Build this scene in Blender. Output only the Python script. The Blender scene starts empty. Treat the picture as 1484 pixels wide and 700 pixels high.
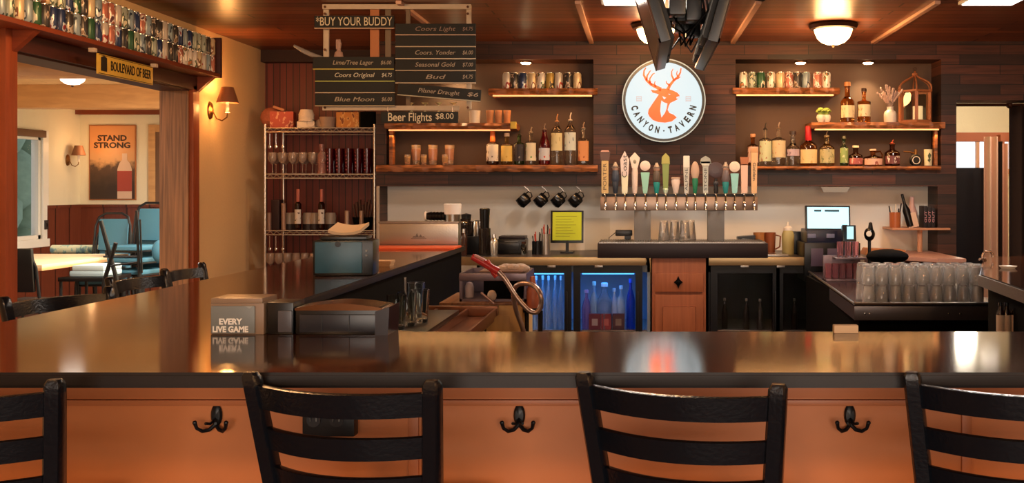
import bpy, bmesh, math, random
from mathutils import Matrix, Vector
random.seed(7)
PI = math.pi
F = 1450.0            # focal length in pixels of the 1484 x 700 frame
EYE = 1.45
COL = bpy.context.scene.collection
def wx(px, Y): return (px-928.0)*Y/F
def wz(py, Y): return EYE-(py-273.0)*Y/F
def lin(h):
    if isinstance(h, str):
        h = h.lstrip('#'); v = [int(h[i:i+2], 16)/255 for i in (0, 2, 4)]
    else: v = [c/255 for c in h]
    return tuple((c/12.92 if c <= .04045 else ((c+.055)/1.055)**2.4) for c in v)+(1.0,)
ORD = ['leftmost','second from left','third from left','fourth from left','fifth from left','sixth from left','seventh from left','eighth from left','ninth from left','tenth from left']
NUMW = ['first','second','third','fourth','fifth','sixth','seventh','eighth','ninth','tenth','eleventh','twelfth','thirteenth','fourteenth','fifteenth','sixteenth','seventeenth','eighteenth','nineteenth','twentieth','twenty-first','twenty-second','twenty-third','twenty-fourth','twenty-fifth','twenty-sixth','twenty-seventh','twenty-eighth','twenty-ninth','thirtieth','thirty-first','thirty-second','thirty-third','thirty-fourth','thirty-fifth','thirty-sixth','thirty-seventh','thirty-eighth','thirty-ninth','fortieth']

# ------------------------------------------------------------------ materials
MATS = {}
def newmat(name):
    m = bpy.data.materials.new(name); m.use_nodes = True
    nt = m.node_tree; b = nt.nodes['Principled BSDF']
    return m, nt, b
def mat(name, col, rough=.5, metal=0, trans=0, ior=1.45, emit=None, es=0, bump=0, bscale=40, var=0, spec=None, coat=0, alpha=None):
    if name in MATS: return MATS[name]
    m, nt, b = newmat(name)
    c = lin(col)
    b.inputs['Base Color'].default_value = c
    b.inputs['Roughness'].default_value = rough
    b.inputs['Metallic'].default_value = metal
    b.inputs['IOR'].default_value = ior
    b.inputs['Transmission Weight'].default_value = trans
    if coat: b.inputs['Coat Weight'].default_value = coat
    if emit is not None:
        b.inputs['Emission Color'].default_value = lin(emit); b.inputs['Emission Strength'].default_value = es
    if var or bump:
        tc = nt.nodes.new('ShaderNodeTexCoord'); n = nt.nodes.new('ShaderNodeTexNoise')
        n.inputs['Scale'].default_value = bscale; n.inputs['Detail'].default_value = 3
        nt.links.new(tc.outputs['Object'], n.inputs['Vector'])
        if var:
            mx = nt.nodes.new('ShaderNodeMix'); mx.data_type = 'RGBA'; mx.blend_type = 'MIX'
            mx.inputs[6].default_value = tuple(v*(1-var) for v in c[:3])+(1,)
            mx.inputs[7].default_value = tuple(min(1, v*(1+var)) for v in c[:3])+(1,)
            nt.links.new(n.outputs['Fac'], mx.inputs[0]); nt.links.new(mx.outputs[2], b.inputs['Base Color'])
        if bump:
            bp = nt.nodes.new('ShaderNodeBump'); bp.inputs['Strength'].default_value = bump; bp.inputs['Distance'].default_value = .01
            nt.links.new(n.outputs['Fac'], bp.inputs['Height']); nt.links.new(bp.outputs['Normal'], b.inputs['Normal'])
    MATS[name] = m
    return m
def wood(name, c1, c2, u='X', v='Z', width=.1, length=1.2, gap='140a06', mortar=.004, rough=.45, grain=.35, gscale=3, bias=0, planks=True, bump=.3, g2=26):
    """boards running along u, stacked along v"""
    m, nt, b = newmat(name); L = nt.links.new; N = nt.nodes.new
    tc = N('ShaderNodeTexCoord'); sp = N('ShaderNodeSeparateXYZ'); cb = N('ShaderNodeCombineXYZ')
    L(tc.outputs['Object'], sp.inputs[0]); L(sp.outputs[u], cb.inputs[0]); L(sp.outputs[v], cb.inputs[1])
    mp = N('ShaderNodeMapping'); mp.inputs['Scale'].default_value = (gscale*.6, g2, 1)
    # third axis gives neighbouring boards another grain
    L(cb.outputs[0], mp.inputs[0])
    n = N('ShaderNodeTexNoise'); n.inputs['Scale'].default_value = 1.6; n.inputs['Detail'].default_value = 6; n.inputs['Distortion'].default_value = .6
    L(mp.outputs[0], n.inputs['Vector'])
    base = None
    if planks:
        br = N('ShaderNodeTexBrick'); br.inputs['Color1'].default_value = lin(c1); br.inputs['Color2'].default_value = lin(c2)
        br.inputs['Mortar'].default_value = lin(gap); br.inputs['Scale'].default_value = 1
        br.inputs['Mortar Size'].default_value = mortar; br.inputs['Mortar Smooth'].default_value = .1
        br.inputs['Bias'].default_value = bias; br.inputs['Brick Width'].default_value = length; br.inputs['Row Height'].default_value = width
        br.offset = .37; br.offset_frequency = 2
        L(cb.outputs[0], br.inputs['Vector']); base = br.outputs['Color']
    mx = N('ShaderNodeMix'); mx.data_type = 'RGBA'; mx.blend_type = 'MULTIPLY'; mx.inputs[0].default_value = 1
    rp = N('ShaderNodeValToRGB'); rp.color_ramp.elements[0].position = .3; rp.color_ramp.elements[1].position = .7
    lo = 1-grain; rp.color_ramp.elements[0].color = (lo, lo*.96, lo*.9, 1); rp.color_ramp.elements[1].color = (1, 1, 1, 1)
    L(n.outputs['Fac'], rp.inputs[0]); L(rp.outputs[0], mx.inputs[7])
    if base is not None: L(base, mx.inputs[6])
    else: mx.inputs[6].default_value = lin(c1)
    L(mx.outputs[2], b.inputs['Base Color'])
    b.inputs['Roughness'].default_value = rough
    bp = N('ShaderNodeBump'); bp.inputs['Strength'].default_value = bump; bp.inputs['Distance'].default_value = .003
    L(n.outputs['Fac'], bp.inputs['Height']); L(bp.outputs['Normal'], b.inputs['Normal'])
    MATS[name] = m
    return m
def printed(name, c1, c2, c3, rough=.3, metal=.3, scale=30):
    """a printed can or label: bands and patches of three colours"""
    m, nt, b = newmat(name); L = nt.links.new; N = nt.nodes.new
    tc = N('ShaderNodeTexCoord'); mp = N('ShaderNodeMapping'); mp.inputs['Scale'].default_value = (1, 1, .6)
    L(tc.outputs['Object'], mp.inputs[0])
    v = N('ShaderNodeTexVoronoi'); v.inputs['Scale'].default_value = scale; L(mp.outputs[0], v.inputs['Vector'])
    n = N('ShaderNodeTexNoise'); n.inputs['Scale'].default_value = scale*1.2; n.inputs['Detail'].default_value = 2; L(mp.outputs[0], n.inputs['Vector'])
    rp = N('ShaderNodeValToRGB'); rp.color_ramp.interpolation = 'CONSTANT'
    e = rp.color_ramp.elements; e[0].position = 0; e[0].color = lin(c1); e[1].position = .55; e[1].color = lin(c2)
    x = e.new(.63); x.color = lin(c3)
    L(n.outputs['Fac'], rp.inputs[0]); L(rp.outputs[0], b.inputs['Base Color'])
    b.inputs['Roughness'].default_value = rough; b.inputs['Metallic'].default_value = metal
    MATS[name] = m
    return m

M_back = wood('reclaimed_wall_boards', '5a2f20', '160e0c', 'X', 'Z', .078, .5, '050303', .003, .55, .6, 3, -.15)
M_ceil = wood('ceiling_boards', 'a05a34', '6a3822', 'X', 'Y', .135, 2.6, '1c0c07', .007, .33, .5, 1.2, 0)
M_ceil2 = wood('pale_ceiling_boards', 'e8c79a', 'd9b585', 'X', 'Y', .11, 3, 'a07a50', .004, .6, .15)
M_beam = wood('pale_beam_wood', 'd8a873', 'd8a873', 'X', 'Z', planks=False, grain=.2, rough=.5, g2=12)
M_oak = wood('oak_jamb', 'a06c44', 'a06c44', 'Z', 'X', planks=False, grain=.6, rough=.45, gscale=2, g2=34)
M_red = wood('red_stained_wood', '8a3f22', '8a3f22', 'Y', 'Z', planks=False, grain=.3, rough=.4, g2=20)
M_redz = wood('red_stained_post', 'a04e2b', 'a04e2b', 'Z', 'Y', planks=False, grain=.3, rough=.4, g2=20)
M_head = wood('dark_red_header', '4a1e16', '4a1e16', 'Y', 'Z', planks=False, grain=.3, rough=.5, g2=20)
M_bead = wood('burgundy_beadboard', '74302a', '642420', 'Z', 'X', .055, 4, '260c0c', .004, .5, .2, 2, 0)
M_wains = wood('cherry_wainscot', '7a3c26', '6c3220', 'Z', 'X', .32, 4, '3a170e', .012, .4, .25, 2, 0)
M_wains2 = wood('cherry_wainscot_side', '7a3c26', '6c3220', 'Z', 'Y', .32, 4, '3a170e', .012, .4, .25, 2, 0)
M_shelf = wood('live_edge_shelf', 'b87040', 'b87040', 'X', 'Z', planks=False, grain=.82, rough=.5, gscale=7, g2=26)
M_floor = wood('floor_boards', '6a4028', '55321f', 'X', 'Y', .15, 1.4, '20100a', .004, .45, .3)
M_cabw = wood('cabinet_oak', 'a35a35', 'a35a35', 'Z', 'X', planks=False, grain=.25, rough=.45, gscale=3, g2=30)
M_maple = wood('maple_cabinet', 'e0b878', 'e0b878', 'Z', 'X', planks=False, grain=.15, rough=.5, g2=16)
M_cream = mat('cream_plaster', 'e6c494', .75, bump=.15, bscale=60, var=.04)
M_creamr = mat('pale_cream_plaster', 'e9dfc4', .8, bump=.1, bscale=60, var=.03)
M_white = mat('off_white_panel', 'f4efe4', .5, var=.03, bscale=3)
M_nich = mat('taupe_niche_paint', '594437', .7, var=.06, bscale=6)
M_panel = mat('caramel_bar_panel', 'cc7c48', .42, var=.1, bscale=7, bump=.08)
M_black = mat('black_satin', '0e1116', .38)
M_blackp = mat('black_plastic', '08090c', .28)
M_blackr = mat('black_matte', '040405', .85)
M_stoolm = mat('black_stool_lacquer', '0c1119', .24, bump=.1, bscale=120, var=.2)
M_blackr.node_tree.nodes['Principled BSDF'].inputs['Specular IOR Level'].default_value = .12
M_navy = mat('deep_navy_panel', '0d0d1c', .6)  # even dark navy colour of the partition
M_steel = mat('brushed_steel', 'a9a39c', .28, 1, bump=.05, bscale=90)
M_chrome = mat('chrome', 'd8d8d8', .12, 1)
M_wire = mat('chrome_wire', 'cfc6bb', .25, .8)
M_glass = mat('clear_glass', 'f4f8f6', .02, 0, 1, 1.45)
M_amber = mat('amber_liquor_glass', 'd8883c', .03, 0, 1, 1.4)
M_gold = mat('pale_gold_liquor_glass', 'f0d890', .03, 0, 1, 1.4)
M_dark = mat('dark_brown_glass', '4a1f10', .04, 0, .85, 1.45)
M_green = mat('green_glass', '5f9a50', .04, 0, 1, 1.45)
M_red_glass = mat('dark_red_tumbler', '6a0f1a', .12, 0, .6, 1.45)
M_pink = mat('pink_syrup_glass', 'f0c0c8', .05, 0, .92, 1.4)
M_pane = mat('window_pane', 'ffffff', .0, 0, 1, 1.02)
M_paper = mat('white_paper', 'e6e0d2', .8)
M_chalk = mat('chalk_lettering', 'd8cfb8', .9)
M_board = mat('chalkboard_slate', '1b1c1a', .75, var=.25, bscale=9)
M_strip = mat('weathered_white_strip', 'b8a892', .6, var=.15, bscale=20)
M_teal = mat('teal_vinyl', '3f7086', .45, bump=.05, bscale=60)
M_orange = mat('orange_plastic', 'e05a2c', .45)
M_lime = mat('neon_yellow_paper', 'd9ea3c', .7)
M_copper = mat('copper', 'b87a52', .25, 1)
M_brass = mat('aged_brass', '8a6236', .35, .9)
M_bronze = mat('oil_rubbed_bronze', '4a2e20', .4, .7)
M_led = mat('warm_led_lens', 'ffe0b0', .5, emit='ffa862', es=.85)
M_puck = mat('puck_light_lens', 'fff0d0', .5, emit='ffdca6', es=25)
M_dome = mat('lit_frosted_dome', 'fff0d0', .5, emit='ffd490', es=11)
M_dome2 = mat('lit_white_dome', 'fff8f0', .5, emit='fff2e4', es=2)
M_troffer = mat('lit_ceiling_panel', 'ffffff', .5, emit='ffeedd', es=5)
M_signf = mat('lit_sign_face', '2c3236', .6, emit='dcf0f6', es=.70)
M_signo = mat('sign_orange_film', 'ee5a35', .5, emit='f04a22', es=.42)
M_signk = mat('sign_black_film', '14161a', .6)
M_signg = mat('sign_pale_film', '504a4c', .6, emit='dcc0bc', es=.6)
M_screen = mat('lit_screen', '8fc4d8', .3, emit='a8dcec', es=.95)
M_screenk = mat('screen_dark_bar', '224858', .4)
M_blue = mat('blue_cooler_light_bar', '9fd0ff', .4, emit='4aa8ff', es=1.6)
M_coolin = mat('cooler_liner', '8a9aa8', .5)
M_leaf = mat('succulent_leaf', '8aa048', .5, var=.2)
M_twig = mat('dried_lavender', 'a08a80', .9)
M_ceram = mat('white_ceramic', 'e8dccb', .3)
M_candle = mat('cream_candle', 'f0dcae', .6, emit='ffd090', es=.6)
M_rust = mat('coppery_wood_frame', '9a5a34', .5, var=.25)
M_greenery = mat('hedge_green', '848f76', .9, var=.3, bscale=9)

# granite with a polished finish
m, nt, b = newmat('polished_bar_granite')
tc = nt.nodes.new('ShaderNodeTexCoord'); n = nt.nodes.new('ShaderNodeTexNoise'); n.inputs['Scale'].default_value = 260; n.inputs['Detail'].default_value = 2
n2 = nt.nodes.new('ShaderNodeTexNoise'); n2.inputs['Scale'].default_value = 5
rp = nt.nodes.new('ShaderNodeValToRGB'); e = rp.color_ramp.elements
e[0].position = .38; e[0].color = lin('26110a'); e[1].position = .74; e[1].color = lin('74421f'); x = e.new(.55); x.color = lin('41200f')
nt.links.new(tc.outputs['Object'], n.inputs['Vector']); nt.links.new(n.outputs['Fac'], rp.inputs[0]); nt.links.new(rp.outputs[0], b.inputs['Base Color'])
b.inputs['Roughness'].default_value = .09; b.inputs['IOR'].default_value = 2.1
MATS['polished_bar_granite'] = m; M_granite = m

# ------------------------------------------------------------------ mesh builder
class MB:
    def __init__(s): s.bm = bmesh.new()
    def _app(s, bm2, M=None):
        if M is not None: bm2.transform(M)
        me = bpy.data.meshes.new('tmp'); bm2.to_mesh(me); bm2.free(); s.bm.from_mesh(me); bpy.data.meshes.remove(me)
    def box(s, x0, x1, y0, y1, z0, z1, bev=0, M=None, seg=2):
        b = bmesh.new(); bmesh.ops.create_cube(b, size=1)
        for v in b.verts: v.co = ((x0+x1)/2+v.co.x*(x1-x0), (y0+y1)/2+v.co.y*(y1-y0), (z0+z1)/2+v.co.z*(z1-z0))
        if bev: bmesh.ops.bevel(b, geom=list(b.edges), offset=bev, segments=seg, affect='EDGES', profile=.7)
        s._app(b, M); return s
    def lathe(s, prof, seg=20, M=None, sq=0, sx=1, sy=1):
        b = bmesh.new(); rings = []
        for r, z in prof:
            if r < 1e-6: rings.append([b.verts.new((0, 0, z))]); continue
            ring = []
            for i in range(seg):
                a = 2*PI*i/seg; c, d = math.cos(a), math.sin(a)
                k = 1
                if sq:
                    k = 1/((abs(c)**(2+sq)+abs(d)**(2+sq))**(1/(2+sq)))
                ring.append(b.verts.new((r*c*k*sx, r*d*k*sy, z)))
            rings.append(ring)
        for A, B in zip(rings, rings[1:]):
            if len(A) == 1 and len(B) == 1: continue
            for i in range(seg):
                j = (i+1) % seg
                if len(A) == 1: b.faces.new((A[0], B[i], B[j]))
                elif len(B) == 1: b.faces.new((A[i], A[j], B[0]))
                else: b.faces.new((A[i], A[j], B[j], B[i]))
        for R in (rings[0], rings[-1]):
            if len(R) > 1 and prof[0] != prof[-1]:
                try: b.faces.new(R)
                except ValueError: pass
        bmesh.ops.recalc_face_normals(b, faces=list(b.faces))
        s._app(b, M); return s
    def tube(s, pts, r, seg=8, closed=False, M=None):
        b = bmesh.new(); pts = [Vector(p) for p in pts]; n = len(pts); rings = []
        up = None
        for i, p in enumerate(pts):
            if closed: t = (pts[(i+1) % n]-pts[i-1]).normalized()
            else: t = (pts[min(i+1, n-1)]-pts[max(i-1, 0)]).normalized()
            if up is None:
                up = Vector((0, 0, 1)) if abs(t.z) < .9 else Vector((1, 0, 0))
            u = up-t*up.dot(t)
            if u.length < 1e-4: u = t.orthogonal()
            u.normalize(); w = t.cross(u); up = u
            rr = r[i] if isinstance(r, (list, tuple)) else r
            rings.append([b.verts.new(p+u*rr*math.cos(2*PI*k/seg)+w*rr*math.sin(2*PI*k/seg)) for k in range(seg)])
        pairs = list(zip(rings, rings[1:]))+([(rings[-1], rings[0])] if closed else [])
        for A, B in pairs:
            for k in range(seg): b.faces.new((A[k], A[(k+1) % seg], B[(k+1) % seg], B[k]))
        if not closed:
            b.faces.new(rings[0][::-1]); b.faces.new(rings[-1])
        bmesh.ops.recalc_face_normals(b, faces=list(b.faces))
        s._app(b, M); return s
    def prism(s, poly, d0, d1, plane='XZ', M=None, bev=0):
        """polygon in the given plane, extruded from d0 to d1 along the third axis"""
        b = bmesh.new()
        def P(a, c, d): return {'XZ': (a, d, c), 'XY': (a, c, d), 'YZ': (d, a, c)}[plane]
        A = [b.verts.new(P(a, c, d0)) for a, c in poly]; B = [b.verts.new(P(a, c, d1)) for a, c in poly]
        b.faces.new(A); b.faces.new(B[::-1]); n = len(poly)
        for i in range(n): b.faces.new((A[i], B[i], B[(i+1) % n], A[(i+1) % n]))
        bmesh.ops.recalc_face_normals(b, faces=list(b.faces))
        if bev: bmesh.ops.bevel(b, geom=list(b.edges), offset=bev, segments=2, affect='EDGES')
        bmesh.ops.triangulate(b, faces=[f for f in b.faces if len(f.verts) > 4])
        s._app(b, M); return s
    def sphere(s, c, r, sx=1, sy=1, sz=1, u=16, v=10):
        b = bmesh.new(); bmesh.ops.create_uvsphere(b, u_segments=u, v_segments=v, radius=r)
        s._app(b, Matrix.Translation(c) @ Matrix.Diagonal((sx, sy, sz, 1))); return s
    def text(s, body, size, M, ext=.0006, align='CENTER', shear=0, space=1, w=None, off=0):
        cu = bpy.data.curves.new('t', 'FONT'); cu.body = body; cu.size = size; cu.extrude = ext; cu.align_x = align; cu.align_y = 'CENTER'
        cu.shear = shear; cu.space_character = space; cu.offset = off; cu.resolution_u = 3
        o = bpy.data.objects.new('t', cu); COL.objects.link(o)
        dg = bpy.context.evaluated_depsgraph_get(); me = bpy.data.meshes.new_from_object(o.evaluated_get(dg))
        if w:
            xs = [v.co.x for v in me.vertices]; k = w/max(1e-6, max(xs)-min(xs)); me.transform(Matrix.Diagonal((k, 1, 1, 1)))
        me.transform(M); s.bm.from_mesh(me)
        bpy.data.objects.remove(o); bpy.data.curves.remove(cu); bpy.data.meshes.remove(me); return s
    def build(s, name, m, parent=None, world=False, smooth=True, ang=40):
        if world and parent is not None:
            off = Vector((0, 0, 0)); p = parent
            while p is not None: off += p.location; p = p.parent
            bmesh.ops.translate(s.bm, verts=list(s.bm.verts), vec=-off)
        me = bpy.data.meshes.new(name); s.bm.to_mesh(me); s.bm.free()
        for p in me.polygons: p.use_smooth = smooth
        if smooth: me.set_sharp_from_angle(angle=math.radians(ang))
        if m: me.materials.append(m)
        o = bpy.data.objects.new(name, me); COL.objects.link(o)
        if parent is not None: o.parent = parent
        return o
def thing(name, label, cat, loc=(0, 0, 0), rz=0, group=None):
    o = bpy.data.objects.new(name, None); COL.objects.link(o); o.empty_display_size = .05
    o.location = loc; o.rotation_euler = (0, 0, rz); o['label'] = label; o['category'] = cat
    if group: o['group'] = group
    return o
def tag(o, label, cat, group=None):
    o['label'] = label; o['category'] = cat
    if group: o['group'] = group
    return o
def recenter(o):
    """put the origin of a one-mesh thing at the middle of its foot"""
    vs = [v.co for v in o.data.vertices]
    c = Vector(((min(v.x for v in vs)+max(v.x for v in vs))/2, (min(v.y for v in vs)+max(v.y for v in vs))/2, min(v.z for v in vs)))
    o.data.transform(Matrix.Translation(-c)); o.location = c
    return o
def struct(name, mb, m, **k):
    o = mb.build(name, m, **k); o['kind'] = 'structure'; return o
KIDS = {}
def kids(r): return [c for c in COL.objects if c.parent is r]
def dup(root, loc, rz=None, label=None, group=None):
    r = root.copy(); COL.objects.link(r); r.location = loc
    if rz is not None: r.rotation_euler = (0, 0, rz)
    if label: r['label'] = label
    if group: r['group'] = group
    for ch in list(root.children):
        c = ch.copy(); COL.objects.link(c); c.parent = r
        for g in list(ch.children):
            d = g.copy(); COL.objects.link(d); d.parent = c
    return r
T = Matrix.Translation
def RX(a): return Matrix.Rotation(a, 4, 'X')
def RY(a): return Matrix.Rotation(a, 4, 'Y')
def RZ(a): return Matrix.Rotation(a, 4, 'Z')
def FACE(x, y, z): return T((x, y, z)) @ RX(PI/2)        # text facing -Y (the camera side)

# ------------------------------------------------------------------ key sizes
CEIL = 2.60
XL = -3.15            # left wall
YB = 7.83             # reclaimed wood wall
YN = 8.10             # back of the niches
YBB = 8.40            # burgundy wall
XR = 4.9
BT = 1.07             # bar top height

# ------------------------------------------------------------------ room shell
struct('floor', MB().box(XL-.2, XR, -3.2, 8.45, -.05, 0), M_floor)
struct('ceiling', MB().box(XL-.2, XR, -3.2, 8.45, CEIL, CEIL+.06), M_ceil)
# left wall, opening to the dining room from Y 5.04 to 6.99, top 2.15
OY0, OY1, OZ = 5.0, 6.99, 2.15
struct('wall_left', MB().box(XL-.2, XL, -3.2, OY0, 0, CEIL).box(XL-.2, XL, OY1, YBB, 0, CEIL).box(XL-.2, XL, OY0, OY1, OZ, CEIL), M_cream)
struct('wall_right', MB().box(XR, XR+.1, -3.2, 14, 0, CEIL), M_cream)
struct('wall_front', MB().box(XL-.2, XR, -3.3, -3.2, 0, CEIL), M_cream)
# burgundy wall behind the wire shelving
struct('wall_back_left', MB().box(XL-.2, -2.07, YBB, YBB+.1, 0, CEIL), M_bead)
struct('trim_1', MB().box(XL, -2.07, YBB-.1, YBB, 2.5, CEIL), mat('dark_trim', '2a1210', .6))
# wood wall with two niches and the white splash recess
nz0, nz1 = wz(240, YB), wz(86, YB)
xa, xb = wx(545, YB), wx(1386, YB)
n1a, n1b = wx(560, YB), wx(860, YB)
n2a, n2b = wx(1066, YB), wx(1364, YB)
sp0, sp1 = wx(549, YB), wx(1359, YB)
spz = wz(270, YB)
w = MB()
w.box(xa, xb, YB, YN, nz1, CEIL)
w.box(xa, n1a, YB, YN, spz, nz1).box(n1b, n2a, YB, YN, spz, nz1).box(n2b, xb, YB, YN, spz, nz1)
w.box(n1a, n1b, YB, YN, spz, nz0).box(n2a, n2b, YB, YN, spz, nz0)
w.box(sp1, xb, YB, YN, 0, spz).box(xa, sp0, YB, YN, 0, spz)
w.box(xb, XR, YB, YN, 2.14, CEIL)            # over the side doorway
w.box(3.75, XR, YB, YN, 0, 2.14)
w.box(xa, xa+.02, YN, YBB, 0, CEIL)
struct('wall_back', w, M_back, smooth=False)
struct('wall_niche', MB().box(n1a-.02, n1b+.02, YN, YN+.05, nz0-.05, nz1+.05).box(n2a-.02, n2b+.02, YN, YN+.05, nz0-.05, nz1+.05), M_nich)
struct('wall_splash', MB().box(sp0-.02, sp1+.02, YN, YN+.05, 0, spz+.05), M_white)
# casing and shelf of the opening
struct('trim_2', MB().box(XL-.2, XL, OY1, OY1+.001, 0, OZ).box(XL-.2, XL+.0, OY1-.02, OY1-.001, 0, OZ), M_oak)
struct('trim_3', MB().box(XL, XL+.03, OY1-.005, OY1+.09, 0, OZ+.02, .004), M_redz)
struct('trim_4', MB().box(XL, XL+.035, OY0-.09, OY0+.005, 0, 2.25, .004), M_redz)
struct('trim_5', MB().box(XL, XL+.03, OY0, OY1+.09, OZ-.01, 2.235, .003).box(XL-.2, XL, OY0, OY1, OZ-.02, OZ), M_head)
# ceiling battens
battens = []
for i, x in enumerate((wx(654, YB), wx(857, YB), wx(1062, YB), wx(1265, YB))):
    struct('trim_%d' % (6+i), MB().box(x-.018, x+.018, 6.12, YB, CEIL-.022, CEIL, .006), mat('pinkish_batten', 'd0a48c', .5))
# dining room beyond the opening
DX0, DX1, DY0, DY1, DC = -7.7, XL-.2, 3.0, 13.75, 2.52
struct('floor_dining', MB().box(DX0-.1, DX1, DY0, DY1+.1, -.05, 0), M_floor)
struct('ceiling_dining', MB().box(DX0-.1, DX1, DY0, DY1+.1, DC, DC+.05), M_ceil2)
wy0, wy1, wz0, wz1 = 11.6, 12.86, .80, 2.12
struct('wall_dining_left', MB().box(DX0-.12, DX0, DY0, wy0, 0, DC).box(DX0-.12, DX0, wy1, DY1, 0, DC).box(DX0-.12, DX0, wy0, wy1, 0, wz0).box(DX0-.12, DX0, wy0, wy1, wz1, DC), M_creamr)
struct('wall_dining_back', MB().box(DX0-.1, DX1+1.0, DY1, DY1+.1, 0, DC), M_creamr)
struct('wall_dining_near', MB().box(DX0-.1, DX1, DY0-.1, DY0, 0, DC), M_creamr)
struct('wall_dining_right', MB().box(DX1, DX1+.1, YBB+.1, DY1, 0, DC), M_creamr)
struct('trim_10', MB().box(DX0, DX1, DY1-.03, DY1, 0, 1.19).box(DX0, DX1, DY1-.05, DY1, 1.19, 1.23, .005), M_wains)
struct('trim_11', MB().box(DX0, DX0+.03, 12.95, DY1, 0, 1.19).box(DX0, DX0+.05, 12.95, DY1, 1.19, 1.23).box(DX0, DX0+.03, DY0, 12.95, 0, .7), M_wains2)
struct('trim_12', MB().box(DX0, DX1, DY1-.12, DY1, DC-.06, DC), M_red)
for i, yy in enumerate((10.3, 7.4)):
    struct('trim_%d' % (13+i), MB().box(DX0, DX1, yy, yy+.18, 2.28, DC, .006), M_beam)
wn = struct('window_1', MB().box(DX0-.1, DX0-.01, wy0, wy0+.05, wz0, wz1).box(DX0-.1, DX0-.01, wy1-.05, wy1, wz0, wz1).box(DX0-.1, DX0-.01, wy0, wy1, wz0, wz0+.05).box(DX0-.1, DX0-.01, wy0, wy1, wz1-.05, wz1).box(DX0-.09, DX0-.03, 12.2, 12.25, wz0, wz1), mat('white_window_frame', 'e6e2da', .4))
MB().box(DX0-.06, DX0-.05, wy0+.04, wy1-.04, wz0+.04, wz1-.04).build('pane', M_pane, wn)
struct('trim_15', MB().box(DX0-.005, DX0+.025, wy0-.1, wy0, wz0-.08, wz1+.08).box(DX0-.005, DX0+.025, wy1, wy1+.12, wz0-.08, wz1+.08).box(DX0-.005, DX0+.04, wy0-.1, wy1+.12, wz0-.1, wz0), mat('white_window_casing', 'ece8e0', .4))
# roller blind at the head of the window
tag(recenter(MB().box(DX0+.0, DX0+.07, wy0, wy1, wz1-.02, wz1+.07, .01).build('window_blind', mat('brown_blind', '6a4a36', .6))), 'rolled brown blind at the top of the dining room window', 'blind')
# back room seen through the doorway on the right
struct('floor_side', MB().box(2.2, 7, YN+.35, 13.2, -.05, 0).box(2.2, XR, 8.0, 8.5, -.05, 0), M_floor)
struct('ceiling_side', MB().box(2.2, 7, YN, 13.2, 2.62, 2.68), mat('cream_ceiling', 'ddd2b4', .8))
struct('wall_side_left', MB().box(2.3, 2.4, YN+.1, 13, 0, 2.62), M_creamr)
sx0, sx1, sz0, sz1 = 3.75, 4.9, wz(245, 12), wz(205, 12)
struct('wall_side_back', MB().box(2.3, sx0, 12, 12.1, 0, 2.62).box(sx1, 7, 12, 12.1, 0, 2.62).box(sx0, sx1, 12, 12.1, 0, sz0).box(sx0, sx1, 12, 12.1, sz1, 2.62), M_creamr)
w2 = struct('window_2', MB().box(sx0-.03, sx1+.03, 11.96, 12.0, sz0-.06, sz0).box(sx0-.03, sx1+.03, 11.96, 12.0, sz1, sz1+.05).box(4.02, 4.06, 11.97, 12.02, sz0, sz1).box(4.42, 4.46, 11.97, 12.02, sz0, sz1), mat('peach_window_trim', 'd8a88c', .5))
MB().box(sx0, sx1, 12.05, 12.06, sz0, sz1).build('pane', M_pane, w2)
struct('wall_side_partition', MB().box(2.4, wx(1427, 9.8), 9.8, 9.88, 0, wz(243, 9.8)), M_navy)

# ------------------------------------------------------------------ bar
def slab(poly, z0, z1, bev=.006):
    return MB().prism(poly, z0, z1, 'XY', bev=bev)
BXL, BXI = -1.82, -1.157
BY0, BY1 = 2.06, 2.66
barp = thing('bar_counter', 'U-shaped bar with polished dark granite top and caramel panelled front', 'bar counter', (0, 2.36, 0))
top = [(BXL, BY0), (2.6, BY0), (2.6, 5.6), (1.92, 5.6), (1.50, 4.43), (1.44, 3.75), (1.36, BY1), (-.60, BY1), (BXI, 3.02), (BXI, 6.62), (BXL, 6.62)]
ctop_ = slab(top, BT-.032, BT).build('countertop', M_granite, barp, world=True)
ctop_.data.materials.append(mat('shaded_granite_edge', '150e0d', .45, var=.4, bscale=200))  # same granite; edge painted darker, as it lacks the top's reflection
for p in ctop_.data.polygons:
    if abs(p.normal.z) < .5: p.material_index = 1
pn = MB().box(BXL+.28, 2.3, 2.40, 2.44, .08, BT-.032)
pn.build('front_panel', M_panel, barp, world=True)
cr = MB().box(BXL+.28, 2.3, 2.376, 2.40, .952, BT-.032, .003).box(BXL+.28, 2.3, 2.384, 2.40, .931, .945, .003)
for xx in (wx(600, 2.4), wx(1400, 2.4), wx(-150, 2.4)):
    cr.box(xx-.012, xx+.012, 2.392, 2.40, .1, .952, .003)
cr.build('panel_moulding', mat('caramel_moulding', 'bc7044', .4), barp, world=True)
MB().box(BXL+.28, 2.3, 2.37, 2.45, 0, .1).build('kickboard', M_blackr, barp, world=True)
MB().box(BXL+.28, BXL+.32, 2.44, 6.58, 0, BT-.032).build('side_panel', M_panel, barp, world=True)
MB().box(BXI-.05, BXI-.02, 2.6, 6.58, 0, BT-.032).box(BXL+.32, BXI-.05, 6.54, 6.58, 0, BT-.032).box(BXI-.03, 1.36, 2.6, 2.63, 0, BT-.032).build('inner_panel', M_blackr, barp, world=True)
MB().prism([(1.40, 2.63), (1.48, 3.75), (1.54, 4.43), (1.94, 5.55), (1.98, 5.55), (1.58, 4.43), (1.52, 3.75), (1.44, 2.63)], 0, BT-.032, 'XY').build('inner_panel', M_blackr, barp, world=True)
gm = mat('grey_granite_edge', '75706c', .3, var=.5, bscale=220)
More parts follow.
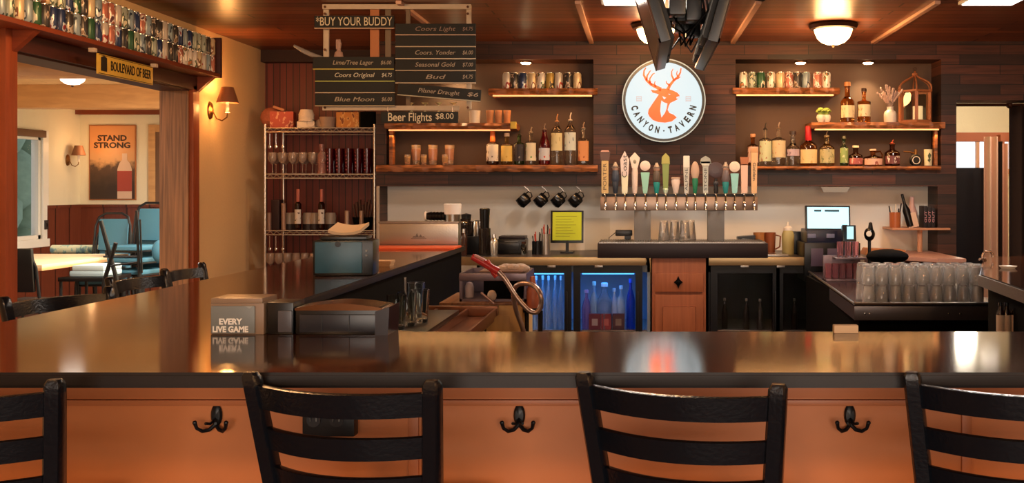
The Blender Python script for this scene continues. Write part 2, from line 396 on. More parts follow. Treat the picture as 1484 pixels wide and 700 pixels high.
MB().prism([(1.355, 2.67), (1.435, 3.75), (1.495, 4.43), (1.50, 4.43), (1.44, 3.75), (1.36, 2.67)], BT-.05, BT-.004, 'XY').build('steel_edge', gm, barp, world=True)

# coat hooks under the bar
hk = thing('coat_hook', 'black double coat hook left of the second stool on the bar front', 'coat hook', (wx(315, 2.4), 2.395, 0), 0, 'coat hooks on the bar front')
hz = wz(606, 2.4)
MB().lathe([(0, -.003), (.013, -.003), (.014, .0), (.010, .005), (0, .006)], 20, T((0, 0, hz+.008)) @ RX(PI/2), sy=1.9).build('back_plate', M_black, hk)
for sgn in (-1, 1):
    p = [(0, -.004, hz-.012), (sgn*.012, -.012, hz-.024), (sgn*.024, -.022, hz-.025), (sgn*.034, -.030, hz-.016), (sgn*.037, -.034, hz-.002)]
    MB().tube(p, [.005, .005, .0045, .004, .005], 8).sphere(p[-1], .0055, u=8, v=6).build('prong', M_black, hk)
    p2 = [(0, -.004, hz+.0), (sgn*.006, -.02, hz-.008), (sgn*.012, -.034, hz-.004)]
    MB().tube(p2, .0035, 6).build('prong', M_black, hk)
dup(hk, (wx(753, 2.4), 2.395, 0), label='black double coat hook midway between the two middle stools')
dup(hk, (wx(1231, 2.4), 2.395, 0), label='black double coat hook between the third and rightmost stools')
# outlet box on the bar front
ob = thing('power_outlet', 'black outlet box on bar front behind second stool', 'power outlet', (wx(478, 2.4), 2.385, 0))
x0, x1 = wx(441, 2.38)-ob.location.x, wx(516, 2.38)-ob.location.x
MB().box(x0, x1, -.02, .015, wz(631, 2.38), wz(586, 2.38), .004).build('box', M_black, ob)
for sx in (-.027, .027):
    q = MB().lathe([(0, 0), (.0165, 0), (.0165, .003), (0, .003)], 20, T((sx, -.02, wz(608, 2.37))) @ RX(PI/2))
    q.box(sx-.007, sx-.005, -.0245, -.022, wz(608, 2.37)-.004, wz(608, 2.37)+.006)
    q.build('socket', mat('dark_grey_plastic', '24262b', .4), ob)
    z = wz(608, 2.37)
    MB().box(sx-.008, sx-.0055, -.0245, -.0228, z-.003, z+.006).box(sx+.0055, sx+.008, -.0245, -.0228, z-.003, z+.006).build('slot', mat('pale_slot', '8a8a88', .4), ob)

# ------------------------------------------------------------------ bar stools
def stool():
    t = thing('bar_stool', 'x', 'bar stool', (0, 0, 0), 0, 'black ladder-back bar stools')
    def backy(z): return -.17-(z-.74)*.20 if z > .74 else -.17-(.74-z)*.08
    def hx(z): return .168+(z-.74)*.09 if z > .74 else .168+(.74-z)*.05
    for sgn in (-1, 1):
        b = bmesh.new(); rings = []
        for z, a, c in ((0, .016, .016), (.35, .018, .018), (.74, .019, .02), (.9, .0185, .018), (1.04, .018, .0165), (1.068, .0175, .0155), (1.078, .012, .010)):
            cx, cy = sgn*hx(z), backy(z)
            rings.append([b.verts.new((cx+dx*a, cy+dy*c, z)) for dx, dy in ((-1, -.6), (-.7, -1), (.7, -1), (1, -.6), (1, .6), (.7, 1), (-.7, 1), (-1, .6))])
        for A, B in zip(rings, rings[1:]):
            for k in range(8): b.faces.new((A[k], A[(k+1) % 8], B[(k+1) % 8], B[k]))
        b.faces.new(rings[0][::-1]); b.faces.new(rings[-1])
        q = MB(); q._app(b); q.build('back_post', M_stoolm, t)
        MB().tube([(sgn*.16, .13, .73), (sgn*.18, .15, 0)], [.019, .015], 8).build('leg', M_stoolm, t)
    for zt, h in ((1.052, .048), (.962, .044), (.880, .044), (.80, .04)):
        b = bmesh.new(); rings = []; n = 14
        for i in range(n+1):
            u = -1+2*i/n; bulge = .055*(1-u*u)
            z0_, z1_ = zt-h, zt-.006*(1-u*u)*0
            row = []
            for z, dy in ((z0_, -.010), (z1_, -.010), (z1_+.002, 0), (z1_, .010), (z0_, .010)):
                row.append(b.verts.new((u*(hx(z)-.012), backy(z)-bulge+dy, z)))
            rings.append(row)
        for A, B in zip(rings, rings[1:]):
            for k in range(5): b.faces.new((A[k], A[(k+1) % 5], B[(k+1) % 5], B[k]))
        b.faces.new(rings[0]); b.faces.new(rings[-1][::-1]); bmesh.ops.recalc_face_normals(b, faces=list(b.faces))
        q = MB(); q._app(b); q.build('slat', M_stoolm, t)
    MB().box(-.185, .185, -.165, .155, .72, .755, .012).build('seat', M_stoolm, t)
    MB().tube([(-.175, .14, .28), (.175, .14, .28)], .012, 8).build('footrest', M_stoolm, t)
    for sgn in (-1, 1): MB().tube([(sgn*.176, .14, .38), (sgn*.183, -.19, .38)], .011, 8).build('stretcher', M_stoolm, t)
    return t
st0 = stool()
def put_stool(mid, right, label, first=[True]):
    rz = math.atan2(right[1], right[0])
    off = Vector((math.cos(rz+PI/2), math.sin(rz+PI/2)))*.238
    loc = (mid[0]+off.x, mid[1]+off.y, 0)
    if first[0]:
        st0.location = loc; st0.rotation_euler = (0, 0, rz); st0['label'] = label; first[0] = False
    else: dup(st0, loc, rz, label)
put_stool((-.597, 1.985), (.393, -.09), 'black ladder-back stool in front of the outlet box, second from left')
put_stool((.074, 1.965), (.392, -.13), 'black ladder-back stool at bar centre, third of the front row')
put_stool((.738, 1.965), (.37, -.13), 'black ladder-back stool at the right edge of the photo')
put_stool((-1.338, 1.925), (.39, .05), 'black ladder-back stool at the left edge, only its right post showing')
put_stool((-2.105, 3.62), (-.16, -.34), 'nearest black stool along the left arm of the bar')
put_stool((-2.20, 4.38), (-.04, -.37), 'middle black stool along the left arm of the bar')
put_stool((-2.21, 4.84), (.0, -.37), 'farthest black stool along the left arm, by the cream wall')

# ------------------------------------------------------------------ things on the front bar
# napkin holder with an advertising face
Yn = 2.60
nh = thing('napkin_holder', 'napkin dispenser with grey printed game advert at left of bar', 'napkin holder', (wx(342, Yn), Yn, BT))
wN = 72*Yn/F/2; hN = 53*Yn/F
MB().box(-wN-.002, wN+.008, .0, .10, 0, hN-.012, .004).box(-wN, wN+.006, -.004, .10, hN-.014, hN, .004).build('body', mat('pale_holder_shell', '8a7460', .35), nh)
MB().box(-wN+.002, wN-.014, -.006, .0, .004, hN-.02, .002).build('advert_card', printed('grey_advert_print', '747c7e', '8a908e', '808c82', .35, 0, 10), nh)
lt = MB().text('EVERY', .021, FACE(-.012, -.007, .034), off=.0008).text('LIVE GAME', .021, FACE(-.012, -.007, .014), w=.092, off=.0008)
lt.build('lettering', mat('white_print', 'f4f4f0', .6), nh)
# black caddy pieces
cd = thing('bar_caddy', 'black plastic bar caddy with brown curved top and side wing', 'bar caddy', (wx(498, Yn), Yn, BT))
a0, a1 = wx(428, Yn)-cd.location.x, wx(548, Yn)-cd.location.x
hC = 44*Yn/F
MB().box(a0, a1+.01, 0, .11, 0, hC-.008, .006).build('body', M_blackp, cd)
tp = []
n = 16
for i in range(n+1):
    u = i/n; tp.append((a0+(a1+.012-a0)*u, hC-.010+.012*math.sin(PI*u)))
tp += [(a1+.012, hC-.016), (a0, hC-.016)]
MB().prism(tp, -.004, .115, 'XZ').build('lid', mat('bronze_lid', '6b4426', .2, .6), cd)
MB().box(a0+.012, a1-.004, -.006, .0, .006, hC-.026, .004).build('drawer_front', mat('slate_plastic', '23262f', .25), cd)
for k in (.33, .66):
    xx = a0+(a1-a0)*k; MB().box(xx-.001, xx+.001, -.008, -.004, .008, hC-.028).build('divider', M_black, cd)
MB().prism([(a1-.005, -.002), (a1+.028, -.002), (a1+.032, hC-.006), (a1-.005, hC-.018)], -.012, .10, 'XZ').build('side_wing', mat('purple_black_plastic', '1d141c', .3), cd)
bx = thing('straw_box', 'small black square holder between napkin dispenser and caddy', 'bar caddy', (wx(407, Yn), Yn+.005, BT))
b0, b1 = wx(386, Yn)-bx.location.x, wx(424, Yn)-bx.location.x
MB().box(b0, b1, 0, .09, 0, hN-.012, .004).build('body', M_blackp, bx)
MB().box(b0+.03, b1-.002, -.006, 0, .006, .062, .003).build('front_window', mat('slate_plastic2', '4a4a52', .3), bx)
tag(recenter(MB().box(wx(1208, 2.63), wx(1243, 2.63), 2.62, 2.645, BT, BT+.021, .003).build('card_block', mat('beige_card', 'd8c0a0', .7))), 'small beige card block on the back edge of the bar', 'card block')

# napkin dispenser with smoky blue panel on the left arm
Yd = 4.34
nd = thing('napkin_dispenser', 'black table dispenser with smoky blue front and napkins on top', 'napkin dispenser', (wx(497, Yd), Yd, BT), math.radians(6))
MB().box(-.128, .128, 0, .17, 0, .155, .012).build('housing', M_blackp, nd)
MB().box(-.118, .082, -.008, .004, .012, .148, .006).build('front_panel', mat('smoky_blue_panel', '2f6680', .3, var=.3, bscale=10), nd)
MB().lathe([(0, 0), (.012, 0), (.012, .004), (0, .004)], 16, T((-.02, -.008, .138)) @ RX(PI/2)).build('lock', M_black, nd)
for z in (.085, .105): MB().box(.096, .104, -.006, .002, z, z+.008).build('button', mat('grey_button', '9aa0a4', .4), nd)
MB().box(-.10, .10, .01, .16, .155, .172, .012).build('lid', M_blackp, nd)
np_ = MB()
b = bmesh.new(); rows = []
for j in range(2):
    row = []
    for i in range(9):
        u = -1+i/4
        row.append((b.verts.new((u*.07+.01*j, -.005+.11*j, .176+.010*u*u+.028*j)), b.verts.new((u*.07+.01*j, -.005+.11*j, .187+.012*u*u+.030*j))))
    rows.append(row)
for i in range(8):
    A, B, C_, D = rows[0][i], rows[0][i+1], rows[1][i], rows[1][i+1]
    b.faces.new((A[0], B[0], B[1], A[1])); b.faces.new((C_[0], C_[1], D[1], D[0])); b.faces.new((A[1], B[1], D[1], C_[1])); b.faces.new((A[0], C_[0], D[0], B[0]))
for i in (0, 8):
    A, C_ = rows[0][i], rows[1][i]; b.faces.new((A[0], A[1], C_[1], C_[0]))
bmesh.ops.recalc_face_normals(b, faces=list(b.faces)); np_._app(b)
tag(recenter(np_.build('napkin_stack', mat('kraft_napkin', 'd8bf9c', .9))), 'kraft paper napkins lying on the black dispenser', 'napkins').location += Vector((nd.location.x, Yd+.02, BT))
tag(recenter(MB().box(wx(540, 4.9), wx(567, 4.9), 4.87, 4.96, BT, BT+.012, .001).box(wx(541, 4.9), wx(568, 4.9), 4.875, 4.965, BT+.013, BT+.026, .001).build('coaster_stack', mat('cork_coaster', 'c09a70', .8))), 'pale coaster stack on bar arm behind the napkin dispenser', 'coasters')
# orange service mat and steel box at the end of the arm
tag(recenter(MB().box(wx(541, 6.47), wx(669, 6.47), 6.2, 6.47, BT, BT+.012, .003).build('bar_mat', M_orange)), 'flat orange mat across the far end of the bar arm', 'bar mat')
Yb = 6.5
sb = thing('steel_bin', 'brushed steel countertop bin with engraved crest on orange mat', 'steel bin', (wx(607, Yb), Yb, BT))
hw = 57*Yb/F; hh = .165
MB().box(-hw, hw, 0, .10, .0, hh-.014, .004).build('body', M_steel, sb)
MB().box(-hw-.006, hw+.004, -.006, .105, hh-.014, hh, .004).build('lid', mat('dull_steel', '8a8078', .4, .9), sb)
cr = MB().text('A', .03, FACE(0, -.001, .085)).text('^^', .03, FACE(0, -.001, .06)).text('MASA', .018, FACE(0, -.001, .065))
crest = MB()
for k, (a, c) in enumerate(((-.03, .012), (-.012, .03), (.012, .022), (.03, .010))):
    crest.prism([(a-.014, .06), (a, .06+c), (a+.014, .06)], -.002, 0, 'XZ')
crest.box(-.05, .05, -.002, 0, .052, .056)
cr.bm.free()
crest.build('crest', mat('etched_grey', '6e6862', .5, .5), sb)

# ------------------------------------------------------------------ back bar: shelves, lights
def plank(x0, x1, y0, y1, z0, z1, amp=.012, n=70):
    b = bmesh.new(); rings = []
    ph = random.random()*9
    for i in range(n+1):
        x = x0+(x1-x0)*i/n
        a = amp*(math.sin(x*23+ph)+.6*math.sin(x*51+2*ph)); c = amp*.7*(math.sin(x*31+ph*3)+.5*math.sin(x*67))
        rings.append([b.verts.new((x, y0+abs(a)*.5, z1)), b.verts.new((x, y0-abs(a), (z0+z1)/2)), b.verts.new((x, y0+abs(c), z0+abs(c)*.5)), b.verts.new((x, y1, z0)), b.verts.new((x, y1, z1))])
    for A, B in zip(rings, rings[1:]):
        for k in range(5): b.faces.new((A[k], A[(k+1) % 5], B[(k+1) % 5], B[k]))
    b.faces.new(rings[0]); b.faces.new(rings[-1][::-1]); bmesh.ops.recalc_face_normals(b, faces=list(b.faces))
    q = MB(); q._app(b); return q
def shelf(px0, px1, py, label, th=.05, led=True, yf=7.80):
    x0, x1, z = wx(px0, yf), wx(px1, yf), wz(py, yf)
    t = thing('wall_shelf', label, 'shelf', ((x0+x1)/2, yf, z-th))
    plank(x0, x1, yf, YN, z-th, z).build('board', M_shelf, t, world=True)
    if led:
        MB().box(x0+.03, x1-.045, yf+.012, yf+.035, z-th-.012, z-th-.001, .002).build('led_strip', M_led, t, world=True)
    return z
ZS = {}
ZS['lu'] = shelf(708, 866, 128, 'thick wooden shelf holding cans, upper right of left niche')
ZS['lm'] = shelf(557, 747, 178, 'thick wooden shelf behind the beer flights board')
ZS['ll'] = shelf(545, 866, 239, 'long live-edge shelf at the bottom of the left niche', .055, False, 7.76)
ZS['ru'] = shelf(1062, 1217, 127, 'thick wooden shelf holding cans in the right niche')
ZS['rm'] = shelf(1176, 1370, 177, 'thick wooden shelf holding lantern and vase in right niche')
ZS['rl'] = shelf(1096, 1364, 241, 'long thin shelf of liquor at the bottom of right niche', .03, False, 7.78)
MB_up = MB().box(wx(563, 7.8), wx(568, 7.8), 7.82, 7.9, ZS['ll'], ZS['lm']-.05, .003)
tag(recenter(MB_up.build('shelf_upright', M_shelf)), 'thin wooden upright at the left end of the left niche', 'shelf upright')
tag(recenter(MB().box(wx(1357, 7.8), wx(1361, 7.8), 7.84, 7.9, ZS['rl'], ZS['rm']-.05, .002).build('shelf_upright', M_shelf)), 'thin wooden upright at the right end of the right niche', 'shelf upright')
tag(recenter(MB().box(wx(741, 7.78), wx(749, 7.78), 7.72, 7.77, ZS['lm']-.05, ZS['lm']+.004, .002).build('price_tag', mat('yellow_tag', 'd8b850', .7))), 'small yellow block hung on the end of a left niche shelf', 'tag')
def spot(loc, energy, size, blend=.6, col='ffd9a0', rot=(0, 0, 0), r=.03):
    l = bpy.data.lights.new('spot', 'SPOT'); l.energy = energy; l.spot_size = math.radians(size); l.spot_blend = blend; l.color = lin(col)[:3]; l.shadow_soft_size = r
    o = bpy.data.objects.new('spot', l); COL.objects.link(o); o.location = loc; o.rotation_euler = rot; return o
def area(loc, energy, sx, sy, col='ffd2a0', rot=(0, 0, 0), name='area', spread=180):
    l = bpy.data.lights.new(name, 'AREA'); l.shape = 'RECTANGLE'; l.size = sx; l.size_y = sy; l.energy = energy; l.color = lin(col)[:3]; l.spread = math.radians(spread)
    o = bpy.data.objects.new(name, l); COL.objects.link(o); o.location = loc; o.rotation_euler = rot; return o
def point(loc, energy, r=.05, col='ffc890'):
    l = bpy.data.lights.new('bulb', 'POINT'); l.energy = energy; l.shadow_soft_size = r; l.color = lin(col)[:3]  # shared by fixture bulbs and added unseen fill lights
    o = bpy.data.objects.new('bulb', l); COL.objects.link(o); o.location = loc; return o
for i, (px, lab) in enumerate(((660, 'small round puck light in left niche, behind the chalkboards'), (762, 'small round puck light over the cans in the left niche'), (1160, 'small round puck light over the cans in the right niche'), (1258, 'small round puck light above the two tall bottles'))):
    x = wx(px, 7.95)
    t = thing('puck_light', lab, 'light', (x, 7.95, nz1-.022), 0, 'puck lights in the niches')
    MB().lathe([(0, .008), (.05, .008), (.052, .022), (0, .022)], 20).build('rim', M_bronze, t)
    MB().lathe([(0, 0), (.03, 0), (.042, .009), (0, .009)], 20).build('lens', M_puck, t)
    spot((x, 7.95, nz1-.03), 22, 120, .8, r=.03)

# ------------------------------------------------------------------ cans
CANM = []
for i, (a, b_, c) in enumerate((('c9c0b4', '9a3428', 'e8e0d4'), ('2f5a3c', 'c8c4b0', '1c3028'), ('d8c29a', '7a4a2a', 'efe6d0'), ('8fa0a8', '34404c', 'd8dcdc'), ('b89a50', '3c2e1a', 'e2cc8c'), ('26365c', 'c0c8d0', '8a2a30'), ('e6ddd0', '5c6c50', 'c07848'), ('3c3836', 'bcae9c', '7c6048'), ('b8705c', 'f0e4d8', '5a3038'), ('a8b0a0', '405040', 'd8d0b0'))):
    CANM.append(printed('can_print_%d' % i, a, b_, c, .35, .2, 13+i*2))
CANN = ['white and red', 'dark green', 'cream and brown', 'steel grey', 'gold', 'navy blue', 'white and orange', 'charcoal', 'pink', 'sage green']
M_canlid = mat('aluminium', 'c8c4be', .25, .9)
CAN_R, CAN_H = .033, .122
cprof = [(0, .004), (.024, .003), (.027, 0), (.029, .001), (.033, .010), (.033, .106), (.0275, .117), (.0275, .1185), (0, .1185)]
can_proto = []
def can(kind, loc, label, group, h=CAN_H):
    while len(can_proto) <= kind: can_proto.append(None)
    p = can_proto[kind]
    if p is None:
        p = thing('beer_can', label, 'can', loc, 0, group)
        MB().lathe(cprof, 18).build('body', CANM[kind], p)
        MB().lathe([(.0265, .117), (.0285, .118), (.0285, .122), (.0262, .122), (.0255, .119), (0, .119), (0, .117)], 18).box(-.004, .004, -.012, .006, .119, .1205).build('lid', M_canlid, p)
        can_proto[kind] = p
    else: p = dup(p, loc, random.random()*6.28 if True else 0, label, group)
    p.scale = (h/CAN_H*.97, h/CAN_H*.97, h/CAN_H)
    p['group'] = group
    return p
cl = [734.5, 745.5, 757.5, 771, 784.5, 797, 809.5, 823.5, 836.5]
for i, px in enumerate(cl):
    k = [0, 7, 5, 2, 6, 4, 0, 7, 2][i]
    can(k, (wx(px, 7.88), 7.88, ZS['lu']), '%s beer can, %s in the left niche row' % (CANN[k], ORD[i] if i < 8 else 'rightmost'), 'beer cans in the left niche', .13)
cr_ = [1077.5, 1090.5, 1103, 1117.5, 1131, 1143.5, 1155.5, 1168, 1185, 1197.5]
for i, px in enumerate(cr_):
    k = [6, 9, 1, 6, 2, 8, 7, 3, 8, 6][i]
    can(k, (wx(px, 7.88), 7.88, ZS['ru']), '%s beer can, %s in the right niche row' % (CANN[k], ORD[i] if i < 9 else 'rightmost'), 'beer cans in the right niche', .13)
# can shelf over the dining room opening
sh = thing('can_shelf', 'long red-stained shelf of beer cans above dining room opening', 'shelf', (XL+.09, 5.9, 2.235))
CS0, CS1 = 4.40, 7.10
MB().box(XL+.001, XL+.17, CS0, CS1, 2.236, 2.262, .004).build('board', M_red, sh, world=True)
MB().box(XL+.001, XL+.17, CS1, CS1+.03, 2.236, 2.52, .003).build('end_panel', M_head, sh, world=True)
for yy in (OY0-.02, OY1+.06):
    MB().prism([(XL+.036, 2.235), (XL+.155, 2.235), (XL+.036, 2.13)], yy-.02, yy+.02, 'XZ').build('bracket', M_red, sh, world=True)
idx = 0; y = 4.50
rows = []
while y < CS1-.03:
    rows.append(y); y += .0705
for tier in range(2):
    for i, y in enumerate(rows):
        k = random.choice([0, 1, 2, 3, 3, 5, 6, 7, 8, 9, 9, 7]); k2 = k
        can(k, (XL+.125, y+random.uniform(-.001, .001), 2.262+tier*.1225), '%s beer can, %s from the near end, %s row above the opening' % (CANN[k], NUMW[i], 'upper' if tier else 'lower'), 'beer cans on the shelf over the opening')
# sign on the can shelf
sg = thing('boulevard_sign', 'yellow BOULEVARD OF BEER sign hung below the can shelf', 'sign', (XL+.17, 5.8, 2.08))
MB().box(-.006, .004, -.31, .31, 0, .112, .003).build('plate', mat('yellow_sign_enamel', 'dcb44a', .4, var=.15), sg)
MS = T((.006, 0, .056)) @ RZ(PI/2) @ RX(PI/2)
MB().text('BOULEVARD OF BEER', .075, MS @ T((.05, 0, 0)), w=.46, off=.0012).build('lettering', mat('sign_dark_print', '2a2418', .5), sg)
fr = MB().box(.004, .006, -.3, .3, .004, .007).box(.004, .006, -.3, .3, .105, .108)
fr.prism([(-.28, .02), (-.22, .02), (-.22, .095), (-.25, .105), (-.28, .095)], .004, .0065, 'YZ')
fr.build('border', mat('sign_dark_print', '2a2418', .5), sg)
for yy in (-.33, .36):
    MB().box(-.02, .012, yy-.035, yy+.0, .112, .135, .004).build('clip', mat('pale_clip', 'c8b49c', .5), sg)

# ------------------------------------------------------------------ bottles and glasses
def label_mat(c, c2='3a2a20'):
    n = 'label_'+c+c2
    return MATS.get(n) or printed(n, c, c, c2, .6, 0, 34)
def bottle(px, topy, botz, wpx, Y, glass, lab, lcol, capc, shape='round', neck=.30, pourer=False, capname='cap', label_z=(.12, .62), lc2=None, cat='bottle', group=None, neckc=None, lw=.96):
    s = Y/F; R = wpx*s/2; H = wz(topy, Y)-botz
    t = thing('liquor_bottle', lab, cat, (wx(px, Y), Y, botz), 0, group)
    sh_ = {'round': (.62, .70, .24), 'shoulder': (.60, .66, .22), 'tall': (.64, .78, .26), 'square': (.58, .64, .24), 'squat': (.50, .66, .26), 'cone': (.42, .80, .22)}[shape]
    hb, hs, rn = H*sh_[0], H*sh_[1], R*sh_[2]/.6
    rn = min(rn, .016) if shape != 'squat' else min(rn, .02)
    hn = H*(1-.10) if not pourer else H*.84
    sq = 3 if shape == 'square' else 0
    prof = [(0, .004), (R*.8, 0), (R*.97, .006), (R, .02), (R, hb)]
    for k in range(1, 6):
        u = k/5; prof.append((rn+(R-rn)*(math.cos(u*PI)*.5+.5)**(.8), hb+(hs-hb)*u))
    prof += [(rn, hn-.008), (rn*1.2, hn-.006), (rn*1.2, hn), (0, hn)]
    MB().lathe(prof, 20, sq=sq).build('body', glass, t)
    z0, z1 = H*label_z[0], min(H*label_z[1], hb*.97)
    if lcol:
        # a paper wrap round the front half
        b = bmesh.new(); A = []
        e = R*1.012
        for i in range(13):
            a = -PI/2-1.25+2.5*i/12; c, d = math.cos(a), math.sin(a); k = 1
            if sq: k = 1/((abs(c)**(2+sq)+abs(d)**(2+sq))**(1/(2+sq)))
            A.append([b.verts.new((e*c*k, e*d*k, z0)), b.verts.new((e*c*k, e*d*k, z1)), b.verts.new((e*c*k*.985, e*d*k*.985, z1)), b.verts.new((e*c*k*.985, e*d*k*.985, z0))])
        for P_, Q in zip(A, A[1:]):
            for k in range(4): b.faces.new((P_[k], Q[k], Q[(k+1) % 4], P_[(k+1) % 4]))
        b.faces.new(A[0][::-1]); b.faces.new(A[-1]); bmesh.ops.recalc_face_normals(b, faces=list(b.faces))
        q = MB(); q._app(b); q.build('label', label_mat(lcol, lc2 or '5a4030'), t)
    if neckc:
        MB().lathe([(rn*1.12, hs-.005), (rn*1.3, hs), (rn*1.25, H-.004), (rn*1.1, H), (0, H), (0, hn), (rn*1.22, hn), (rn*1.05, hs)], 16).build('neck_wrap', mat('neck_'+neckc, neckc, .4), t)
    elif pourer:
        q = MB().lathe([(0, hn), (rn*.9, hn), (rn*1.1, hn+.008), (rn*.5, hn+.014), (0, hn+.014)], 12)
        q.tube([(0, 0, hn+.01), (0, 0, hn+(H-hn)*.6), (.008, 0, H)], .0045, 8)
        q.build('pourer', mat('pour_'+capc, capc, .3, .5), t)
    else:
        MB().lathe([(0, H), (rn*1.2, H), (rn*1.32, H-.004), (rn*1.32, hn+.0005), (0, hn+.0005)], 16).build(capname, mat('cap_'+capc, capc, .4), t)
    return t
Yq = 7.88
zl = ZS['ll']
bottle(714, 190, zl, 18, Yq, M_dark, 'dark brown bottle with orange neck and white label, left niche', 'd8cfc0', 'd0692c', 'round', neckc='c8632a')
bottle(734.5, 193, zl, 17, Yq, M_gold, 'yellow liqueur bottle with pale cap, second in the left niche row', 'd8b860', 'b8a8a0', 'round', lc2='c8a040')
bottle(752.5, 188, zl, 15, Yq, M_green, 'slim dark green bottle with black label, left niche', '2a2228', '40402a', 'shoulder', pourer=True, lc2='8a8078')
bottle(769.5, 184, zl, 15.5, Yq, M_glass, 'clear bottle with white and green label and metal pourer', 'd8d0b4', 'b09a84', 'shoulder', pourer=True, lc2='6a9a58')
bottle(789, 179, zl, 16.5, Yq, M_red_glass, 'bottle with silver, blue and red label, left niche', 'c8ccd4', 'a08878', 'cone', pourer=True, lc2='d85a40', label_z=(.12, .58))
bottle(807, 165, zl, 16.5, Yq, M_glass, 'tall clear bottle with pale yellow label, left niche', 'd8cc9c', 'c08a60', 'tall', pourer=True, lc2='b8a878', label_z=(.28, .64))
bottle(826.5, 163, zl, 17, Yq, M_glass, 'tall clear bottle with white label and white pourer', 'd4dcd4', 'e8d8c8', 'tall', pourer=True, lc2='8098a0', label_z=(.28, .62))
bottle(845.5, 177, zl, 15.5, Yq, M_glass, 'bottle with orange label at the right end of left niche', 'd8925a', 'b89a80', 'square', pourer=True, lc2='a85a30', label_z=(.1, .56))
zr = ZS['rl']
bottle(1091, 194, zr, 16, Yq, M_amber, 'bottle with pinkish label, leftmost on the lower right shelf', 'e0b8a0', 'c08a60', 'round', lc2='a86850')
bottle(1109, 178, zr, 18, Yq, M_glass, 'clear bottle with pale green label and black pourer', 'c8d0a8', '2a2420', 'shoulder', pourer=True, lc2='a87858')
bottle(1128.5, 177, zr, 20, Yq, M_glass, 'broad-shouldered clear bottle with arched cream label', 'd0c098', 'a08870', 'shoulder', pourer=True, lc2='c89878', label_z=(.2, .6))
bottle(1149, 190, zr, 19, Yq, M_glass, 'clear bottle with lilac label and dark cap', 'b8a4b0', '3a2a26', 'squat', lc2='806878', label_z=(.3, .5))
bottle(1171.5, 183, zr, 25, Yq, M_amber, 'wide whiskey bottle with red waxed neck and cream label', 'e0c890', 'c0282c', 'squat', neckc='c4262e', lc2='c8a868', label_z=(.08, .42))
bottle(1198, 190, zr, 22, Yq, M_gold, 'wide pale gold bottle with metal pourer beside the red-necked one', 'b8b080', 'b09878', 'squat', pourer=True, lc2='788058', label_z=(.1, .48))
bottle(1223, 197, zr, 12, Yq, M_green, 'slim green bottle with dark cap, right niche', '88a060', '2a2a1c', 'round', lc2='d0d0a0')
bottle(1240, 211, zr, 20, Yq, M_dark, 'small squat bottle with pale square stopper and dark red body', 'a85850', 'd0b8a0', 'squat', neck=.5, lc2='e0b0a0', label_z=(.1, .4))
t = bottle(1265, 216, zr, 27, Yq, M_amber, 'round jug with a handle, middle of the lower right shelf', 'e0b098', 'c8a890', 'squat', lc2='9a5040', label_z=(.1, .45))
R = 13.5*Yq/F
MB().tube([(R*.3, 0, .115), (R*.8, 0, .12), (R*1.02, 0, .09), (R*.95, 0, .065)], .006, 8).build('handle', M_amber, t)
bottle(1293, 203, zr, 22, Yq, M_dark, 'dark round bottle with white lettered label, right niche', '6a3838', '9a4a38', 'squat', pourer=True, lc2='e8d8c8', label_z=(.1, .4))
cn = thing('canteen', 'round black flask with white ring and side spout', 'bottle', (wx(1327, Yq), Yq, zr))
MB().lathe([(0, -.018), (.04, -.018), (.048, -.01), (.048, .01), (.04, .018), (0, .018)], 28, T((0, 0, .05)) @ RX(PI/2)).box(-.025, .025, -.015, .015, 0, .012, .003).build('body', M_blackp, cn)
MB().lathe([(.026, .018), (.031, .018), (.031, .021), (.026, .021), (.026, .018)], 28, T((0, 0, .05)) @ RX(PI/2)).build('ring', M_ceram, cn)
MB().tube([(-.01, 0, .105), (-.05, 0, .115), (-.095, 0, .118)], [.007, .006, .005], 8).tube([(0, 0, .09), (0, 0, .135)], .012, 10).build('spout', M_brass, cn)
jr = thing('leaf_tumbler', 'pale tumbler printed with a dark leaf, right end of shelf', 'glass', (wx(1345, Yq), Yq, zr))
MB().lathe([(0, 0), (.03, 0), (.033, .135), (.030, .135), (.028, .006), (0, .006)], 20).build('cup', mat('frosted_cream', 'd8d0a8', .4), jr)
MB().prism([(0, .03), (.012, .055), (.004, .06), (.016, .09), (.0, .11), (-.012, .085), (-.004, .06), (-.014, .05)], -.0345, -.0325, 'XZ').build('leaf_print', mat('dark_leaf', '4a5638', .6), jr)
zm = ZS['rm']
bottle(1228, 119, zm, 20, Yq, M_amber, 'long-necked whiskey bottle with cream label on the lantern shelf', 'e8d4a8', 'c88a58', 'squat', lc2='d0b080', label_z=(.12, .42))
bottle(1252, 128, zm, 19, Yq, M_amber, 'bottle with square cream label, left of the vase', 'e6d8b0', '3a2418', 'shoulder', lc2='c0a070', label_z=(.18, .52))
# glasses
def tumbler(loc, r, h, m, label, group, name='shot_glass', cat='glass', flare=1.15, band=None):
    t = thing(name, label, cat, loc, 0, group)
    MB().lathe([(0, 0), (r*.9, 0), (r, .003), (r*flare, h), (r*flare-.002, h), (r-.002, .012), (0, .010)], 18).build('cup', m, t)
    if band:
        MB().lathe([(r*1.01, h*.25), (r*1.01*(1+(flare-1)*.75), h*.8), (r*1.0*(1+(flare-1)*.75), h*.8), (r, h*.25)], 18).build('print', band, t)
    return t
M_fglass = mat('smoky_etched_glass', 'f0d8bc', .12, 0, .85, 1.45)
M_prt = mat('copper_print', 'b8704c', .5)
p = None
for i, px in enumerate((603, 627.5, 651.5)):
    loc = (wx(px, 7.92), 7.92, zl); lab = '%s tall flared glass with copper print, left niche' % ('leftmost', 'middle', 'rightmost')[i]
    if p is None: p = tumbler(loc, .030, wz(210, 7.9)-zl, M_fglass, lab, 'tall flared glasses', 'tall_glass', band=M_prt, flare=1.3)
    else: dup(p, loc, label=lab)
p = None
